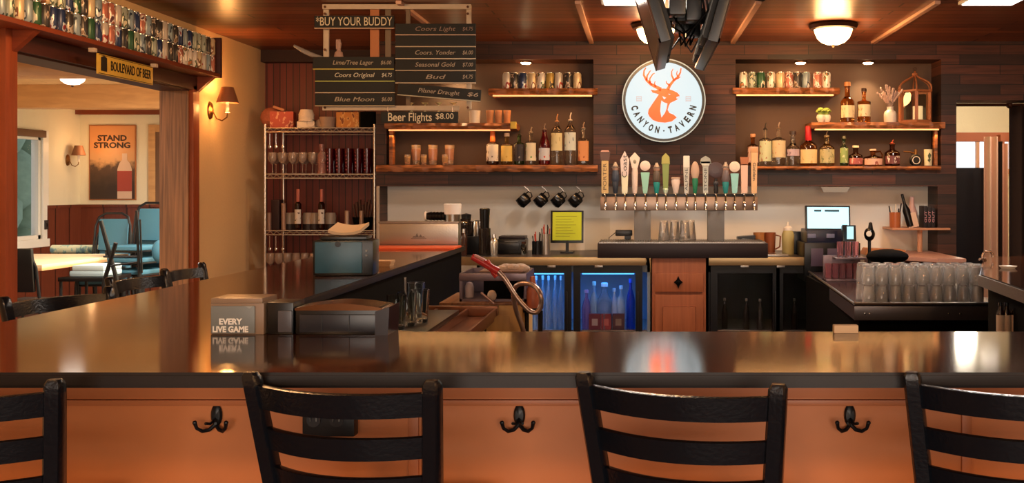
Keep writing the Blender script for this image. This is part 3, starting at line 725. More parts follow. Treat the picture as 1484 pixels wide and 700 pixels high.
for i, px in enumerate((590.5, 614, 645)):
    loc = (wx(px, 7.82), 7.82, zl); lab = 'short shot glass in front, %s of three in the left niche' % ('leftmost', 'middle', 'rightmost')[i]
    if p is None: p = tumbler(loc, .020, wz(224, 7.85)-zl, M_fglass, lab, 'short shot glasses', band=mat('gold_print', 'd8b070', .5))
    else: dup(p, loc, label=lab)
p = None
for i, px in enumerate((710, 722.5, 735)):
    loc = (wx(px, 7.86), 7.86, ZS['lm']); lab = 'flared orange-tinted shot glass, %s on the middle shelf' % ('left', 'centre', 'right')[i]
    if p is None: p = tumbler(loc, .024, wz(160, 7.86)-ZS['lm'], mat('orange_frost', 'e0a070', .3, 0, .3), lab, 'shot glasses on the middle shelf', band=M_prt, flare=1.25)
    else: dup(p, loc, label=lab)
tag(recenter(MB().lathe([(0, 0), (.04, 0), (.045, .1), (.042, .1), (.038, .006), (0, .006)], 20, T((wx(688, 7.86), 7.86, ZS['lm']))).build('white_cup', M_ceram)), 'plain white cup right of the beer flights board', 'cup')
p = None
for i, px in enumerate((596, 616, 636, 657)):
    loc = (wx(px, 7.9), 7.9, ZS['lm']); lab = 'inverted stemmed glass seen between boards, %s' % ('leftmost', 'second from left', 'third from left', 'rightmost')[i]
    if p is None:
        p = thing('stemmed_glass', lab, 'glass', loc, 0, 'stemmed glasses behind the boards')
        MB().lathe([(.038, 0), (.042, .05), (.02, .09), (.006, .10), (.005, .15), (.03, .165), (0, .168), (0, .15), (.003, .1), (.017, .086), (.038, .05), (.035, .001), (.038, 0)], 18).build('bowl', mat('milky_glass', 'd8d4b4', .2, 0, .4), p)
    else: dup(p, loc, label=lab)

# succulents, vase, lantern
for i, (px, lab) in enumerate(((1189.5, 'white pot of green succulent, left of the pair'), (1198.5, 'white pot of green succulent, right of the pair'))):
    t = thing('potted_succulent', lab, 'plant', (wx(px, 7.86), 7.86+.02*i, zm), 0, 'succulents on the lantern shelf')
    MB().lathe([(0, 0), (.018, 0), (.030, .02), (.034, .045), (.028, .062), (.024, .062), (.028, .045), (0, .04)], 20).build('pot', M_ceram, t)
    q = MB()
    for k in range(26):
        a = k*2.4; r = .004+.0011*k; z = .062+.028*math.cos(k/26*1.5)+.02
        q.sphere((r*math.cos(a), r*math.sin(a), z), .011, 1, 1, .8, 8, 6)
    q.lathe([(0, .05), (.02, .055), (.024, .08), (0, .09)], 12)
    q.build('leaves', M_leaf, t)
vs = thing('flower_vase', 'small white vase on the upper right shelf', 'vase', (wx(1290, 7.88), 7.88, zm))
MB().lathe([(0, 0), (.04, 0), (.048, .01), (.048, .07), (.042, .088), (.026, .1), (.024, .122), (.028, .126), (.022, .126), (.02, .1), (0, .095)], 24).build('vase_body', M_ceram, vs)
fl = thing('dried_lavender', 'bunch of dried lavender sprigs in the white vase', 'flowers', (vs.location.x, 7.88, zm+.11))
q1, q2 = MB(), MB()
for k in range(13):
    a = -1+2*k/12; L_ = .12+.07*random.random(); dx = a*.09; dy = random.uniform(-.03, .03)
    pts = [(0, 0, -.02), (dx*.35, dy*.4, L_*.5), (dx, dy, L_)]
    q1.tube(pts, .0018, 5)
    for j in range(7):
        u = .45+.55*j/6; q2.sphere((dx*u**1.3+random.uniform(-.004, .004), dy*u, L_*u), .0075, 1, 1, 1.5, 6, 5)
q1.build('stems', M_twig, fl); q2.build('blossoms', mat('dusty_lilac', 'c0a498', .9), fl)
ln = thing('lantern', 'coppery hexagonal lantern with glass sides and arched top', 'lantern', (wx(1327.5, 7.9), 7.93, zm), .35)
R = .138; hL = wz(131, 7.9)-zm
q = MB().lathe([(0, 0), (R, 0), (R, .018), (R*.9, .022), (0, .022)], 6).lathe([(R*.9, hL-.02), (R*1.04, hL-.016), (R*1.04, hL), (R*.86, hL), (R*.86, hL-.02), (R*.9, hL-.02)], 6)
q.build('base_and_rim', M_rust, ln)
for k in range(6):
    a = k*PI/3; c, d = math.cos(a), math.sin(a)
    MB().box(-.012, .012, -.012, .012, .02, hL-.015, .002, T((R*.9*c, R*.9*d, 0)) @ RZ(a)).build('post', M_rust, ln)
    pts = [(R*.97*c, R*.97*d, hL)]+[(R*(.98-.98*u**1.3+.06)*c*1.0, R*(.98-.98*u**1.3+.06)*d, hL+.15*(u**.55 if u < .5 else u**.55)) for u in ()]+[(R*k*c, R*k*d, hL+.125*v) for k, v in ((1.0, .12), (.97, .3), (.82, .5), (.56, .66), (.30, .8), (.15, .92), (.09, 1))]
    MB().tube(pts, .0065, 6).build('arch_rib', M_rust, ln)
    M_ = RZ(a+PI/6)
    MB().box(R*.76, R*.764, -R*.42, R*.42, .022, hL-.02, 0, M_).build('pane', M_glass, ln)
MB().lathe([(0, hL+.115), (.022, hL+.12), (.024, hL+.135), (.008, hL+.145), (.006, hL+.155), (0, hL+.16)], 14).build('finial', M_rust, ln)
MB().lathe([(.012, 0), (.015, 0), (.015, .003), (.012, .003), (.012, 0)], 16, T((0, 0, hL+.172)) @ RX(PI/2)).build('ring', M_bronze, ln)
tag(recenter(MB().lathe([(0, 0), (.038, 0), (.038, .11), (.03, .112), (0, .108)], 20, T((wx(1330, 7.93), 7.93, zm+.023))).build('pillar_candle', M_candle)), 'thick cream candle standing inside the lantern', 'candle')

# ------------------------------------------------------------------ round lit sign
Ys = 7.60
sgx, sgz = wx(962, Ys), wz(145.5, Ys); SR = 60*Ys/F
sn = thing('round_light_sign', 'round lit CANYON TAVERN sign with orange deer head', 'sign', (sgx, Ys, sgz))
MX = RX(PI/2)
MB().lathe([(0, -.02), (SR, -.02), (SR, .10), (SR*.985, .112), (SR*.93, .112), (SR*.925, .10), (0, .10)], 64, T((0, .11, 0)) @ MX).build('rim', mat('dark_sign_rim', '2a2e30', .35), sn)
MB().lathe([(0, .100), (SR*.925, .100), (SR*.925, .106), (0, .108)], 64, T((0, .11, 0)) @ MX).build('lit_face', M_signf, sn)
MB().lathe([(SR*.985, .0), (SR*1.01, .0), (SR*1.01, .012), (SR*.985, .012), (SR*.985, 0)], 64, T((0, .004, 0)) @ MX).build('outer_ring', mat('pale_ring', '7c8888', .4, emit='c8d8d8', es=.3), sn)
yf = -.001
def SP(x, y): return ((x-447)/262*SR, (372-y)/262*SR)
deer = MB()
body = [(415, 335), (398, 360), (374, 395), (350, 432), (347, 455), (356, 474), (378, 496), (412, 509), (455, 513), (497, 505), (529, 480), (508, 462), (482, 452), (471, 432), (479, 405), (488, 388), (505, 380), (530, 368), (545, 352), (546, 338), (530, 322), (500, 308), (470, 299), (440, 297), (418, 303), (392, 309), (364, 304), (376, 323), (402, 329)]
deer.prism([SP(*p) for p in body], yf-.003, yf, 'XZ')
def ribbon(pts, w0, w1):
    P_ = [Vector(SP(*p)) for p in pts]; n = len(P_); Lf, Rt = [], []
    for i, p in enumerate(P_):
        d = (P_[min(i+1, n-1)]-P_[max(i-1, 0)]).normalized(); nn = Vector((-d.y, d.x)); w_ = 1.35*(w0+(w1-w0)*i/(n-1))/262*SR/2
        Lf.append(tuple(p+nn*w_)); Rt.append(tuple(p-nn*w_))
    deer.prism(Lf+Rt[::-1], yf-.003, yf, 'XZ')
ribbon([(430, 303), (400, 288), (365, 270), (338, 245), (320, 212), (322, 185), (334, 165)], 17, 5)
ribbon([(338, 247), (342, 215), (358, 190), (366, 182)], 9, 3)
ribbon([(358, 264), (358, 235), (378, 205), (390, 200)], 9, 3)
ribbon([(395, 287), (388, 266), (392, 250)], 8, 3)
ribbon([(372, 274), (362, 262), (366, 250)], 7, 3)
ribbon([(472, 303), (486, 275), (508, 248), (538, 222), (552, 195), (556, 168)], 15, 5)
ribbon([(512, 246), (497, 215), (497, 190), (506, 172)], 9, 3)
ribbon([(536, 224), (528, 205), (532, 185)], 7, 3)
ribbon([(484, 278), (464, 262), (462, 248)], 8, 3)
ribbon([(520, 238), (540, 232), (552, 222)], 7, 3)
deer.build('deer_emblem', M_signo, sn)
MB().prism([SP(*p) for p in ((432, 372), (446, 384), (470, 392), (464, 425), (455, 450), (432, 482), (424, 440), (427, 400))], yf-.0045, yf-.003, 'XZ').build('chest_marking', M_signf, sn)
MB().prism([SP(*p) for p in ((437, 345), (462, 356), (448, 366))], yf-.0045, yf-.003, 'XZ').build('ear_marking', M_signf, sn)
MB().prism([SP(*p) for p in ((526, 352), (545, 345), (540, 358), (528, 362))], yf-.0045, yf-.003, 'XZ').build('mouth_marking', M_signf, sn)
MB().prism([SP(*p) for p in ((476, 330), (490, 334), (480, 338))], yf-.0045, yf-.003, 'XZ').build('eye_marking', M_signf, sn)
let = MB(); word = 'CANYON·TAVERN'
for i, ch in enumerate(word):
    a = math.radians(195+12.6*i-.6)
    rr = SR*.735
    M_ = T((rr*math.cos(a), yf-.001, rr*math.sin(a))) @ RY(-(a+PI/2)) @ RX(PI/2)
    if ch == '·': let.lathe([(0, 0), (.006, 0), (.006, .002), (0, .002)], 12, T((rr*math.cos(a), yf, rr*math.sin(a))) @ RX(PI/2))
    else: let.text(ch, .068, M_, ext=.001, off=.0032, w=.031)
let.build('lettering', M_signk, sn)
for xx in (290, 602):
    q = MB()
    c = SP(xx, 362)
    for k in range(3): q.box(c[0]-.018, c[0]+.018, yf-.002, yf, c[1]-.018+k*.015, c[1]-.012+k*.015)
    q.box(c[0]-.02, c[0]-.017, yf-.002, yf, c[1]-.02, c[1]+.02).box(c[0]+.017, c[0]+.02, yf-.002, yf, c[1]-.02, c[1]+.02)
    q.build('date_mark', M_signg, sn)

# ------------------------------------------------------------------ menu boards hanging from the ceiling
Yc = 6.20
def bx2(mb, a, b_, c, d, y0, y1, bev=.002): return mb.box(wx(a, Yc), wx(b_, Yc), y0, y1, wz(d, Yc), wz(c, Yc), bev)
cf = thing('menu_rack', 'weathered white strip frame hanging from ceiling behind menu boards', 'frame', (wx(573, Yc), Yc, wz(160, Yc)))
for a, b_, c, d in ((467, 682, 6, 13), (467, 600, 153, 160), (600, 665, 153, 160)):
    bx2(MB(), a, b_, c, d, Yc, Yc+.02).build('rail', M_strip, cf, world=True)
for a, b_, m_ in ((467, 475, M_strip), (557, 565, mat('dull_strip', '6a5a48', .6)), (587, 593, mat('dull_strip', '6a5a48', .6)), (675, 682, M_strip), (535, 548, mat('orange_strip', 'a8683c', .6))):
    bx2(MB(), a, b_, 6, 158, Yc+.02, Yc+.035).build('upright', m_, cf, world=True)
for a in (471, 678):
    q = MB()
    for yy in (10, 20, 72, 156): q.lathe([(0, 0), (.008, 0), (.008, .004), (0, .004)], 10, T((wx(a, Yc), Yc, wz(yy, Yc))) @ RX(PI/2))
    q.build('bolt', M_bronze, cf, world=True)
def menu(a, b_, c, d, txt, price, label, edge='a89a5a', tilt=0, tc='a89c88', y=None):
    y = y or Yc-.02
    x0, x1, z1, z0 = wx(a, Yc), wx(b_, Yc), wz(c, Yc), wz(d, Yc)
    t = thing('menu_board', label, 'chalkboard', ((x0+x1)/2, y, (z0+z1)/2), 0, 'menu board slats')
    if tilt: t.rotation_euler = (0, tilt, 0)
    hwx, hz_ = (x1-x0)/2, (z1-z0)/2
    MB().box(-hwx, hwx, 0, .014, -hz_, hz_, .001).build('slate', M_board, t)
    MB().box(-hwx, hwx, -.003, .012, -hz_-.006, -hz_, .001).build('lower_edge', mat('edge_'+edge, edge, .6), t)
    cm = mat('chalk_'+tc, tc, .9)
    if txt:
        MB().text(txt, .038, FACE(-hwx*.02, -.001, .0), shear=.25, w=hwx*1.0 if len(txt) > 5 else hwx*.5).build('chalk_lettering', cm, t)
    if price: MB().text(price, .034, FACE(hwx*.80, -.001, .0), shear=.2, w=hwx*.26).build('chalk_lettering', cm, t)
    return t
menu(457, 572, 23.5, 41, None, None, 'black slat chalked BUY YOUR BUDDY at the top left', 'b89a80')
tb = [o for o in COL.objects if o.get('label', '').startswith('black slat chalked BUY')][0]
MB().text('*BUY YOUR BUDDY', .075, FACE(0, -.001, -.001), w=.47).build('chalk_lettering', mat('chalk_bright', 'd0c4a8', .9), tb)
menu(455, 572, 83, 100, 'Lime/Tree Lager', '$6.00', 'black menu slat reading Lime/Tree Lager, left column', 'b8a84a')
menu(458, 573, 101.5, 117.5, 'Coors Original', '$4.75', 'black menu slat reading Coors Original, left column', 'a8b05a', tc='c8c4b0')
menu(458, 573, 119, 134, None, None, 'blank black menu slat above the Blue Moon slat', 'b8a890')
menu(458, 573, 136, 153, 'Blue Moon', '$6.00', 'black menu slat reading Blue Moon, lowest of left column', 'a89878')
menu(574, 690, 35, 50.5, 'Coors Light', '$4.75', 'menu slat reading Coors Light, top of right column', 'b89a84', tc='8a7468')
menu(574, 690, 52, 67.5, None, None, 'blank menu slat, second of the right column', 'a89880')
menu(574, 690, 69, 85, 'Coors. Yonder', '$6.00', 'menu slat reading Coors Yonder in the right column', 'c8b8a0', tc='a89a88')
menu(574, 690, 87, 102, 'Seasonal Gold', '$7.00', 'menu slat reading Seasonal Gold in the right column', 'a89880', tc='a89a88')
menu(574, 690, 104, 120, 'Bud', '$4.75', 'menu slat reading Bud, last level one of right column', 'b8a890', tc='a89a88')
menu(578, 698, 126, 142, 'Pilsner Draught', '$6', 'tilted menu slat reading Pilsner Draught under right column', 'a8a088', tilt=math.radians(4.6), tc='a89a88', y=Yc-.03)
bf = thing('beer_flights_board', 'black board chalked Beer Flights $8.00 hanging lowest', 'chalkboard', (wx(610, Yc), Yc-.02, wz(170, Yc)))
MB().box(-.238, .238, 0, .014, -.036, .034, .003).build('slate', M_board, bf)
MB().text('Beer Flights', .072, FACE(-.06, -.001, -.002), w=.27, off=.0006).text('$8.00', .05, FACE(.155, -.001, .004), w=.11).build('chalk_lettering', mat('chalk_bright', 'd0c4a8', .9), bf)
for xx in (-.2, .2): MB().tube([(xx, .02, .03), (xx, .02, .07)], .003, 6).build('hanger', M_wire, bf)
bf.location.x = wx(609, Yc)
# curved blade-like strip and pale tap handle behind the boards
q = MB(); pts = []
for i in range(12):
    u = i/11; pts.append((wx(426+46*u, 6.3), 6.3, wz(66+17*math.sin(u*PI/2), 6.3)))
q.tube(pts, [.003+.012*math.sin(PI*min(1, u*.9+.1)) for u in [i/11 for i in range(12)]], 8)
tag(recenter(q.build('curved_tusk', mat('silver_grey', 'a8a4a0', .35, .5))), 'curved silvery tusk-like strip left of the menu boards', 'ornament')
q = MB().lathe([(0, 0), (.03, 0), (.024, .03), (.012, .04), (.014, .06), (.018, .09), (.012, .1), (0, .1)], 12, T((wx(491, 6.25), 6.25, wz(83, 6.25))))
for k in (-1, 0, 1): q.box(-.004, .004, -.004, .004, .05, .11, .002, T((wx(491, 6.25)+k*.010, 6.24, wz(83, 6.25))))
tag(recenter(q.build('pale_tap_handle', mat('dusty_tan', 'a8887a', .6))), 'small pale handle standing on the top left menu slat', 'ornament')

# ------------------------------------------------------------------ ceiling lights
for i, (px, lab) in enumerate(((1207.5, 'lit domed ceiling light with bronze ring, right of the sign'), (950, 'lit domed ceiling light partly behind the hanging screens'))):
    Yl = 7.0; t = thing('ceiling_light', lab, 'light', (wx(px, Yl), Yl, CEIL), 0, 'domed ceiling lights')
    MB().lathe([(0, 0), (.165, 0), (.172, -.012), (.160, -.035), (.135, -.042), (.13, -.03), (0, -.03)], 40).build('bronze_ring', M_bronze, t)
    MB().lathe([(.132, -.036), (.128, -.06), (.11, -.10), (.08, -.128), (.04, -.143), (0, -.147)], 36).build('glass_dome', M_dome, t)
    MB().sphere((0, 0, -.152), .012, u=10, v=8).build('finial', M_bronze, t)
    point((wx(px, Yl), Yl, CEIL-.24), 18, .1, 'ffb870')
# fluorescent panels just before the battens
for i, (a, b_) in enumerate(((872, 935), (1386, 1466))):
    t = thing('ceiling_panel_light', ('white lit ceiling panel at the top edge beside the hanging screens', 'white lit ceiling panel at the top right corner')[i], 'light', ((wx(a, 6.2)+wx(b_, 6.2))/2, 5.89, CEIL))
    hw = (wx(b_, 6.2)-wx(a, 6.2))/2
    MB().box(-hw, hw, -.35, .28, -.02, 0, .004).build('frame', M_white, t)
    MB().box(-hw+.02, hw-.02, -.33, .26, -.026, -.019).build('diffuser', M_troffer, t)
# a pair of hanging screens back to back, seen edge-on
def screen(name, bx0, tx0, label, face, near=4.15, far=5.15, thick=.045):
    zb, ztop = wz(101, far), 2.52
    t = thing(name, label, 'television', (bx0, (near+far)/2, zb))
    dx, dz = tx0-bx0, ztop-zb
    ang = math.atan2(dx, dz); Lh = math.hypot(dx, dz)
    M_ = RY(ang)
    h = (far-near)/2
    MB().box(-thick/2, thick/2, -h, h, 0, Lh, .006, M_).build('casing', M_blackp, t)
    s_ = face
    MB().box(s_*thick/2, s_*(thick/2+.006), -h, h, 0, .02, 0, M_).box(s_*thick/2, s_*(thick/2+.006), -h, h, Lh-.02, Lh, 0, M_).box(s_*thick/2, s_*(thick/2+.006), -h, -h+.02, 0, Lh, 0, M_).box(s_*thick/2, s_*(thick/2+.006), h-.02, h, 0, Lh, 0, M_).build('bezel', M_bronze, t)
    MB().box(s_*thick/2, s_*(thick/2+.002), -h+.02, h-.02, .02, Lh-.02, 0, M_).build('dark_screen', mat('painted_reflection_screen', '4a3626', .25), t)  # reflection of the wooden ceiling painted in as brown base colour
    for k in range(3):
        yc = -h+.22+k*.30
        q = MB().box(-s_*(thick/2+.02), -s_*thick/2, yc-.12, yc+.12, .02, .40, .003, M_)
        q.build('vent_block', mat('grey_vent_metal', '23272a', .5), t)
        g = MB()
        for j in range(5): g.box(-s_*(thick/2+.024), -s_*(thick/2+.02), yc-.11+j*.05, yc-.10+j*.05, .03, .39, 0, M_)
        for j in range(7): g.box(-s_*(thick/2+.024), -s_*(thick/2+.02), yc-.115, yc+.115, .03+j*.055, .04+j*.055, 0, M_)
        g.build('vent_grille', mat('pale_vent_grid', '8a9498', .5), t)
    return t
screen('hanging_television', .107, -.03, 'left hanging screen with painted brown reflection, above the sign', -1)
screen('hanging_television', .30, .43, 'right hanging black screen, above the sign', 1)
mt = thing('television_mount', 'black ceiling mount and cables between two hanging screens', 'bracket', (.2, 4.65, 2.2))
MB().tube([(.2, 4.65, CEIL), (.2, 4.65, 2.25)], .03, 12).box(.1, .3, 4.60, 4.70, 2.22, 2.28, .006).box(.12, .28, 4.2, 5.1, 2.36, 2.41, .006).build('pole', M_black, mt, world=True)
for k, (x, y_) in enumerate(((.16, 4.35), (.24, 4.5), (.20, 4.8), (.26, 4.95))):
    MB().box(x-.035, x+.035, y_-.05, y_+.05, 2.20, 2.34, .006).build('power_box', M_blackp, mt, world=True)
for k in range(6):
    a = random.uniform(.13, .27); c = random.uniform(.13, .27); y_ = 4.3+.12*k
    MB().tube([(a, y_, 2.4), (a+.03, y_+.03, 2.22), ((a+c)/2, y_+.05, 2.12+.02*(k % 3)), (c, y_+.08, 2.2), (c, y_+.1, 2.4)], .005, 6).build('cable', M_blackp, mt, world=True)
for x in (.09, .31): MB().tube([(x, 4.95, 2.22), ((x+.2)/2, 5.0, 2.13), (.2, 4.95, 2.2)], .006, 6).build('cable', mat('grey_cable', '6a6a6c', .4), mt, world=True)
tag(recenter(MB().tube([(.39, 4.6, 2.55), (.47, 4.75, 2.36), (.60, 4.9, 2.37), (.75, 5.1, 2.5), (.8, 5.2, 2.595)], .006, 6).build('loose_cable', M_blackp)), 'black cable looping from the right screen to the ceiling', 'cable')
MB()

# ------------------------------------------------------------------ beer taps
Yt = 7.42; st = Yt/F
bw0, bw1 = wx(870, Yt), wx(1098, Yt); bz0, bz1 = wz(305, Yt), wz(285, Yt)
tt = thing('tap_tower', 'long steel beer tap tower on two square columns', 'beer tap tower', ((bw0+bw1)/2, Yt, wz(350, Yt)))
MB().box(bw0, bw1, Yt, Yt+.11, bz0, bz1, .004).build('manifold', mat('warm_steel', '8e7868', .3, .9), tt, world=True)
for a, b_ in ((919, 943), (1026, 1050)):
    MB().box(wx(a, Yt), wx(b_, Yt), Yt+.01, Yt+.10, wz(352, Yt), bz0, .003).build('column', mat('stippled_steel', '7c7a78', .45, .9, bump=.3, bscale=300), tt, world=True)
MB().box(bw0+.01, bw1-.01, Yt+.03, Yt+.09, bz1, bz1+.02, .003).build('rear_lip', M_black, tt, world=True)
hx = [877, 892, 905.5, 920, 935, 951.5, 964.5, 979, 994.5, 1007, 1022, 1037, 1051, 1064, 1078, 1092]
tops = [218, 235, 219, 221, 233, 236, 222, 257, 226, 234, 226, 235, 235, 234, 228, 215]
for i, px in enumerate(hx):
    t_ = MB().lathe([(0, 0), (.012, 0), (.012, .012), (.007, .016), (.007, .03), (0, .03)], 12, T((wx(px+.5, Yt), Yt, bz0+.055)) @ RX(PI/2))
    t_.tube([(wx(px+.5, Yt), Yt-.03, bz0+.060), (wx(px+.5, Yt), Yt-.045, bz0+.035), (wx(px+.5, Yt), Yt-.048, bz0+.005)], [.009, .009, .0075], 10)
    t_.tube([(wx(px+.5, Yt), Yt-.03, bz0+.06), (wx(px+.5, Yt), Yt-.034, bz1+.012)], .006, 8)
    t_.build('faucet', M_chrome, tt, world=True)
def handle(i, label, parts):
    px, tp_ = hx[i], tops[i]; y = Yt-.034
    z0 = bz1+.012; H = wz(tp_, Yt)-z0
    t = MB().lathe([(0, 0), (.008, 0), (.007, .014), (0, .016)], 12).build('tap_handle', M_chrome, tt)
    t['label'] = label; t.location = Vector((wx(px, Yt), y, z0))-tt.location
    for nm, kind, z_a, z_b, wa, wb, col in parts:
        a, b_ = z_a*H+(.012 if z_a == 0 else 0), z_b*H; wa2, wb2 = wa*st/2, wb*st/2
        q = MB(); mm = mat('tap_'+col, col, .35)
        if kind == 'slab':
            q.prism([(-wa2, a), (wa2, a), (wb2, b_), (-wb2, b_)], -.011, .011, 'XZ', bev=.002)
        elif kind == 'point':
            m_ = (a*.35+b_*.65); q.prism([(-wa2, a), (wa2, a), (wb2, m_), (0, b_), (-wb2, m_)], -.011, .011, 'XZ', bev=.002)
        elif kind == 'disc':
            c = (a+b_)/2; r = (b_-a)/2; q.lathe([(0, -.007), (r*.9, -.007), (r, -.003), (r, .005), (r*.9, .007), (0, .007)], 24, T((0, 0, c)) @ RX(PI/2))
            q.lathe([(r*.35, .007), (r*.45, .007), (r*.45, .0085), (r*.35, .0085), (r*.35, .007)], 20, T((0, 0, c)) @ RX(PI/2))
        elif kind == 'oval':
            c = (a+b_)/2; q.sphere((0, 0, c), 1, wa2, .014, (b_-a)/2)
        elif kind == 'turn':
            q.lathe([(0, a), (wa2*.8, a), (wa2, a+(b_-a)*.2), (wb2, a+(b_-a)*.8), (wb2*.8, b_), (0, b_)], 16)
        elif kind == 'text':
            q.text(nm, (wb)*st, T((0, -.0125, (a+b_)/2)) @ RX(PI/2) @ RZ(PI/2 if wa > 0 else -PI/2), w=(b_-a)*.95)
            nm = 'lettering'
        q.build(nm, mm, t)
    return t
handle(0, 'tan tap handle with flared dark crest, leftmost', [('shaft', 'slab', 0, .78, 10, 10, 'd0b070'), ('crest', 'slab', .76, .97, 12, 15, '5a3a2a'), ('cap', 'slab', .96, 1, 13, 10, 'd8a08a'), ('PORTER', 'text', .1, .72, 1, 7, '5a4424')])
def figure(i, label, coat, legs, beard):
    handle(i, label, [('legs', 'turn', 0, .45, 7, 10, legs), ('coat', 'turn', .4, .75, 12, 10, coat), ('shirt_front', 'oval', .38, .72, 8, 8, beard), ('head', 'oval', .70, .88, 9, 9, '9a7a68'), ('hat_brim', 'slab', .82, .86, 11, 11, '6a5a50'), ('hat', 'turn', .84, 1, 8, 4, 'b0a090')])
figure(1, 'figurine tap handle in dark blue coat with pale front', '3a4456', '2c3644', 'a8bcd0')
handle(2, 'white tap handle with slanted black script, pointed top', [('shaft', 'slab', 0, .45, 8, 10, 'e0e0c4'), ('upper', 'point', .43, 1, 10, 13, 'ded0cc'), ('Coast', 'text', .38, .92, 1, 10, '2a2424')])
handle(3, 'white tap handle with spade-shaped grey emblem head', [('shaft', 'turn', 0, .64, 8, 9, 'dcccc4'), ('head', 'point', .62, 1, 8, 15, 'e4d4c8'), ('emblem', 'oval', .70, .86, 8, 8, '8a8878')])
handle(4, 'teal tap handle with round pale disc, left of centre', [('shaft', 'slab', 0, .66, 6, 13, '8cc8b8'), ('disc', 'disc', .70, 1, 13, 13, 'e4d0c8')])
figure(5, 'figurine tap handle with yellow shirt and teal trousers', '5a5048', '1e8a88', 'd8c880')
handle(6, 'green tap handle with spearhead top at centre', [('base', 'turn', 0, .16, 6, 8, 'c8e0c8'), ('shaft', 'slab', .14, .75, 7, 10, '7a9048'), ('spearhead', 'point', .73, 1, 12, 11, 'a0a050')])
handle(7, 'short white cup-shaped tap handle at centre', [('cup', 'turn', 0, .95, 8, 13, 'e0d0c8'), ('rim', 'turn', .9, 1, 13, 13, 'c8b4a8'), ('ARCH', 'text', .2, .8, 1, 6, '8a7a74')])
handle(8, 'slanted white and grey lettered tap handle', [('shaft', 'slab', 0, .72, 6, 9, 'c4c4bc'), ('top', 'slab', .7, 1, 9, 9, 'dcdcd4'), ('ALPINE', 'text', .1, .7, 1, 6, '3a403c')])
handle(9, 'green tap handle with oval pale red face', [('shaft', 'turn', 0, .5, 6, 9, '1e7858'), ('face', 'oval', .42, 1, 12, 12, 'b8a090'), ('face_emblem', 'oval', .58, .82, 7, 7, 'c87868')])
handle(10, 'silver tap handle with forked diamond head', [('shaft', 'slab', 0, .75, 7, 8, 'b4bab4'), ('fork', 'slab', .72, .86, 8, 16, 'c4c8c0'), ('diamond', 'point', .80, 1, 16, 13, '9aa09a'), ('STONE', 'text', .1, .7, 1, 6, '303834')])
handle(11, 'black tap handle with ringed round head', [('shaft', 'turn', 0, .5, 7, 5, '1c1c20'), ('collar', 'turn', .3, .42, 8, 8, '3a3a40'), ('disc', 'disc', .52, 1, 12, 12, '4a3c40')])
figure(12, 'figurine tap handle in grey coat with teal boots', '6a6064', '28888a', 'b4b0ac')
handle(13, 'teal tap handle with round pale disc, right of centre', [('shaft', 'slab', 0, .64, 7, 12, '8ccccc'), ('disc', 'disc', .68, 1, 13, 13, 'e4d4c4')])
handle(14, 'pale wooden tap handle with brown flared top', [('shaft', 'slab', 0, .82, 9, 10, 'dcb8a4'), ('top', 'slab', .78, 1, 10, 13, 'a86438')])
handle(15, 'tall tan tap handle with dark script, rightmost', [('shaft', 'slab', 0, .92, 8, 9, 'd8b080'), ('cap', 'slab', .9, 1, 11, 8, 'c89868'), ('Golden', 'text', .3, .7, -1, 6, '3a2a1c')])
# drip tray
Yd2 = 7.20
dt = thing('drip_tray', 'long dark drip tray with beaded steel top under the taps', 'drip tray', (wx(990, Yd2), Yd2, .955))
zt = wz(351, Yd2)
MB().box(wx(866, Yd2), wx(1113, Yd2), Yd2, 7.62, wz(374, Yd2), zt-.008, .004).build('trough', mat('dark_brown_metal', '241a1c', .35, .4), dt, world=True)
g = MB().box(wx(868, Yd2), wx(1108, Yd2), Yd2+.005, 7.6, zt-.008, zt-.003)
x = wx(868, Yd2)
while x < wx(1108, Yd2):
    g.box(x, x+.009, Yd2, 7.6, zt-.003, zt+.002); x += .018
g.build('grate', M_steel, dt, world=True)
for i, px in enumerate((962, 978, 992, 1001)):
    lab = 'upside-down pint glass under the taps, %s' % ('leftmost', 'second from left', 'third from left', 'rightmost')[i]
    loc = (wx(px, 7.4), 7.36+.08*(i % 2), zt+.003)
    if i == 0:
        pg_ = thing('pint_glass', lab, 'glass', loc, 0, 'pint glasses under the taps')
        MB().lathe([(.043, 0), (.030, .148), (0, .148), (0, .135), (.026, .135), (.040, 0)], 20).build('cup', mat('washed_glass', 'ffffff', .04, 0, .94), pg_)
    else: dup(pg_, loc, label=lab)

# ------------------------------------------------------------------ back counter, coolers
CZ = .95; CY = 7.25
def ctop(a, b_, label):
    t = thing('back_counter', label, 'counter', ((wx(a, CY)+wx(b_, CY))/2, CY, 0))
    x0, x1 = wx(a, CY), wx(b_, CY)
    MB().box(x0, x1, CY, YN-.001, CZ-.055, CZ, .004).build('worktop', mat('dark_counter', '3a302c', .35), t, world=True)
    MB().box(x0, x1, CY-.008, CY, CZ-.058, CZ+.002, .003).build('steel_edge', mat('brassy_steel', 'b0946c', .3, .8), t, world=True)  # steel edge in one even brassy tone
    for k in range(3):
        xx = x0+(x1-x0)*(.25+.25*k); MB().box(xx-.03, xx+.03, CY-.012, CY-.006, CZ-.075, CZ-.058, .002).build('clip', M_steel, t, world=True)
    return t
ctop(663, 936, 'back counter with brassy steel edge left of the oak cabinet')
ctop(1027, 1236, 'back counter with steel edge right of the oak cabinet')
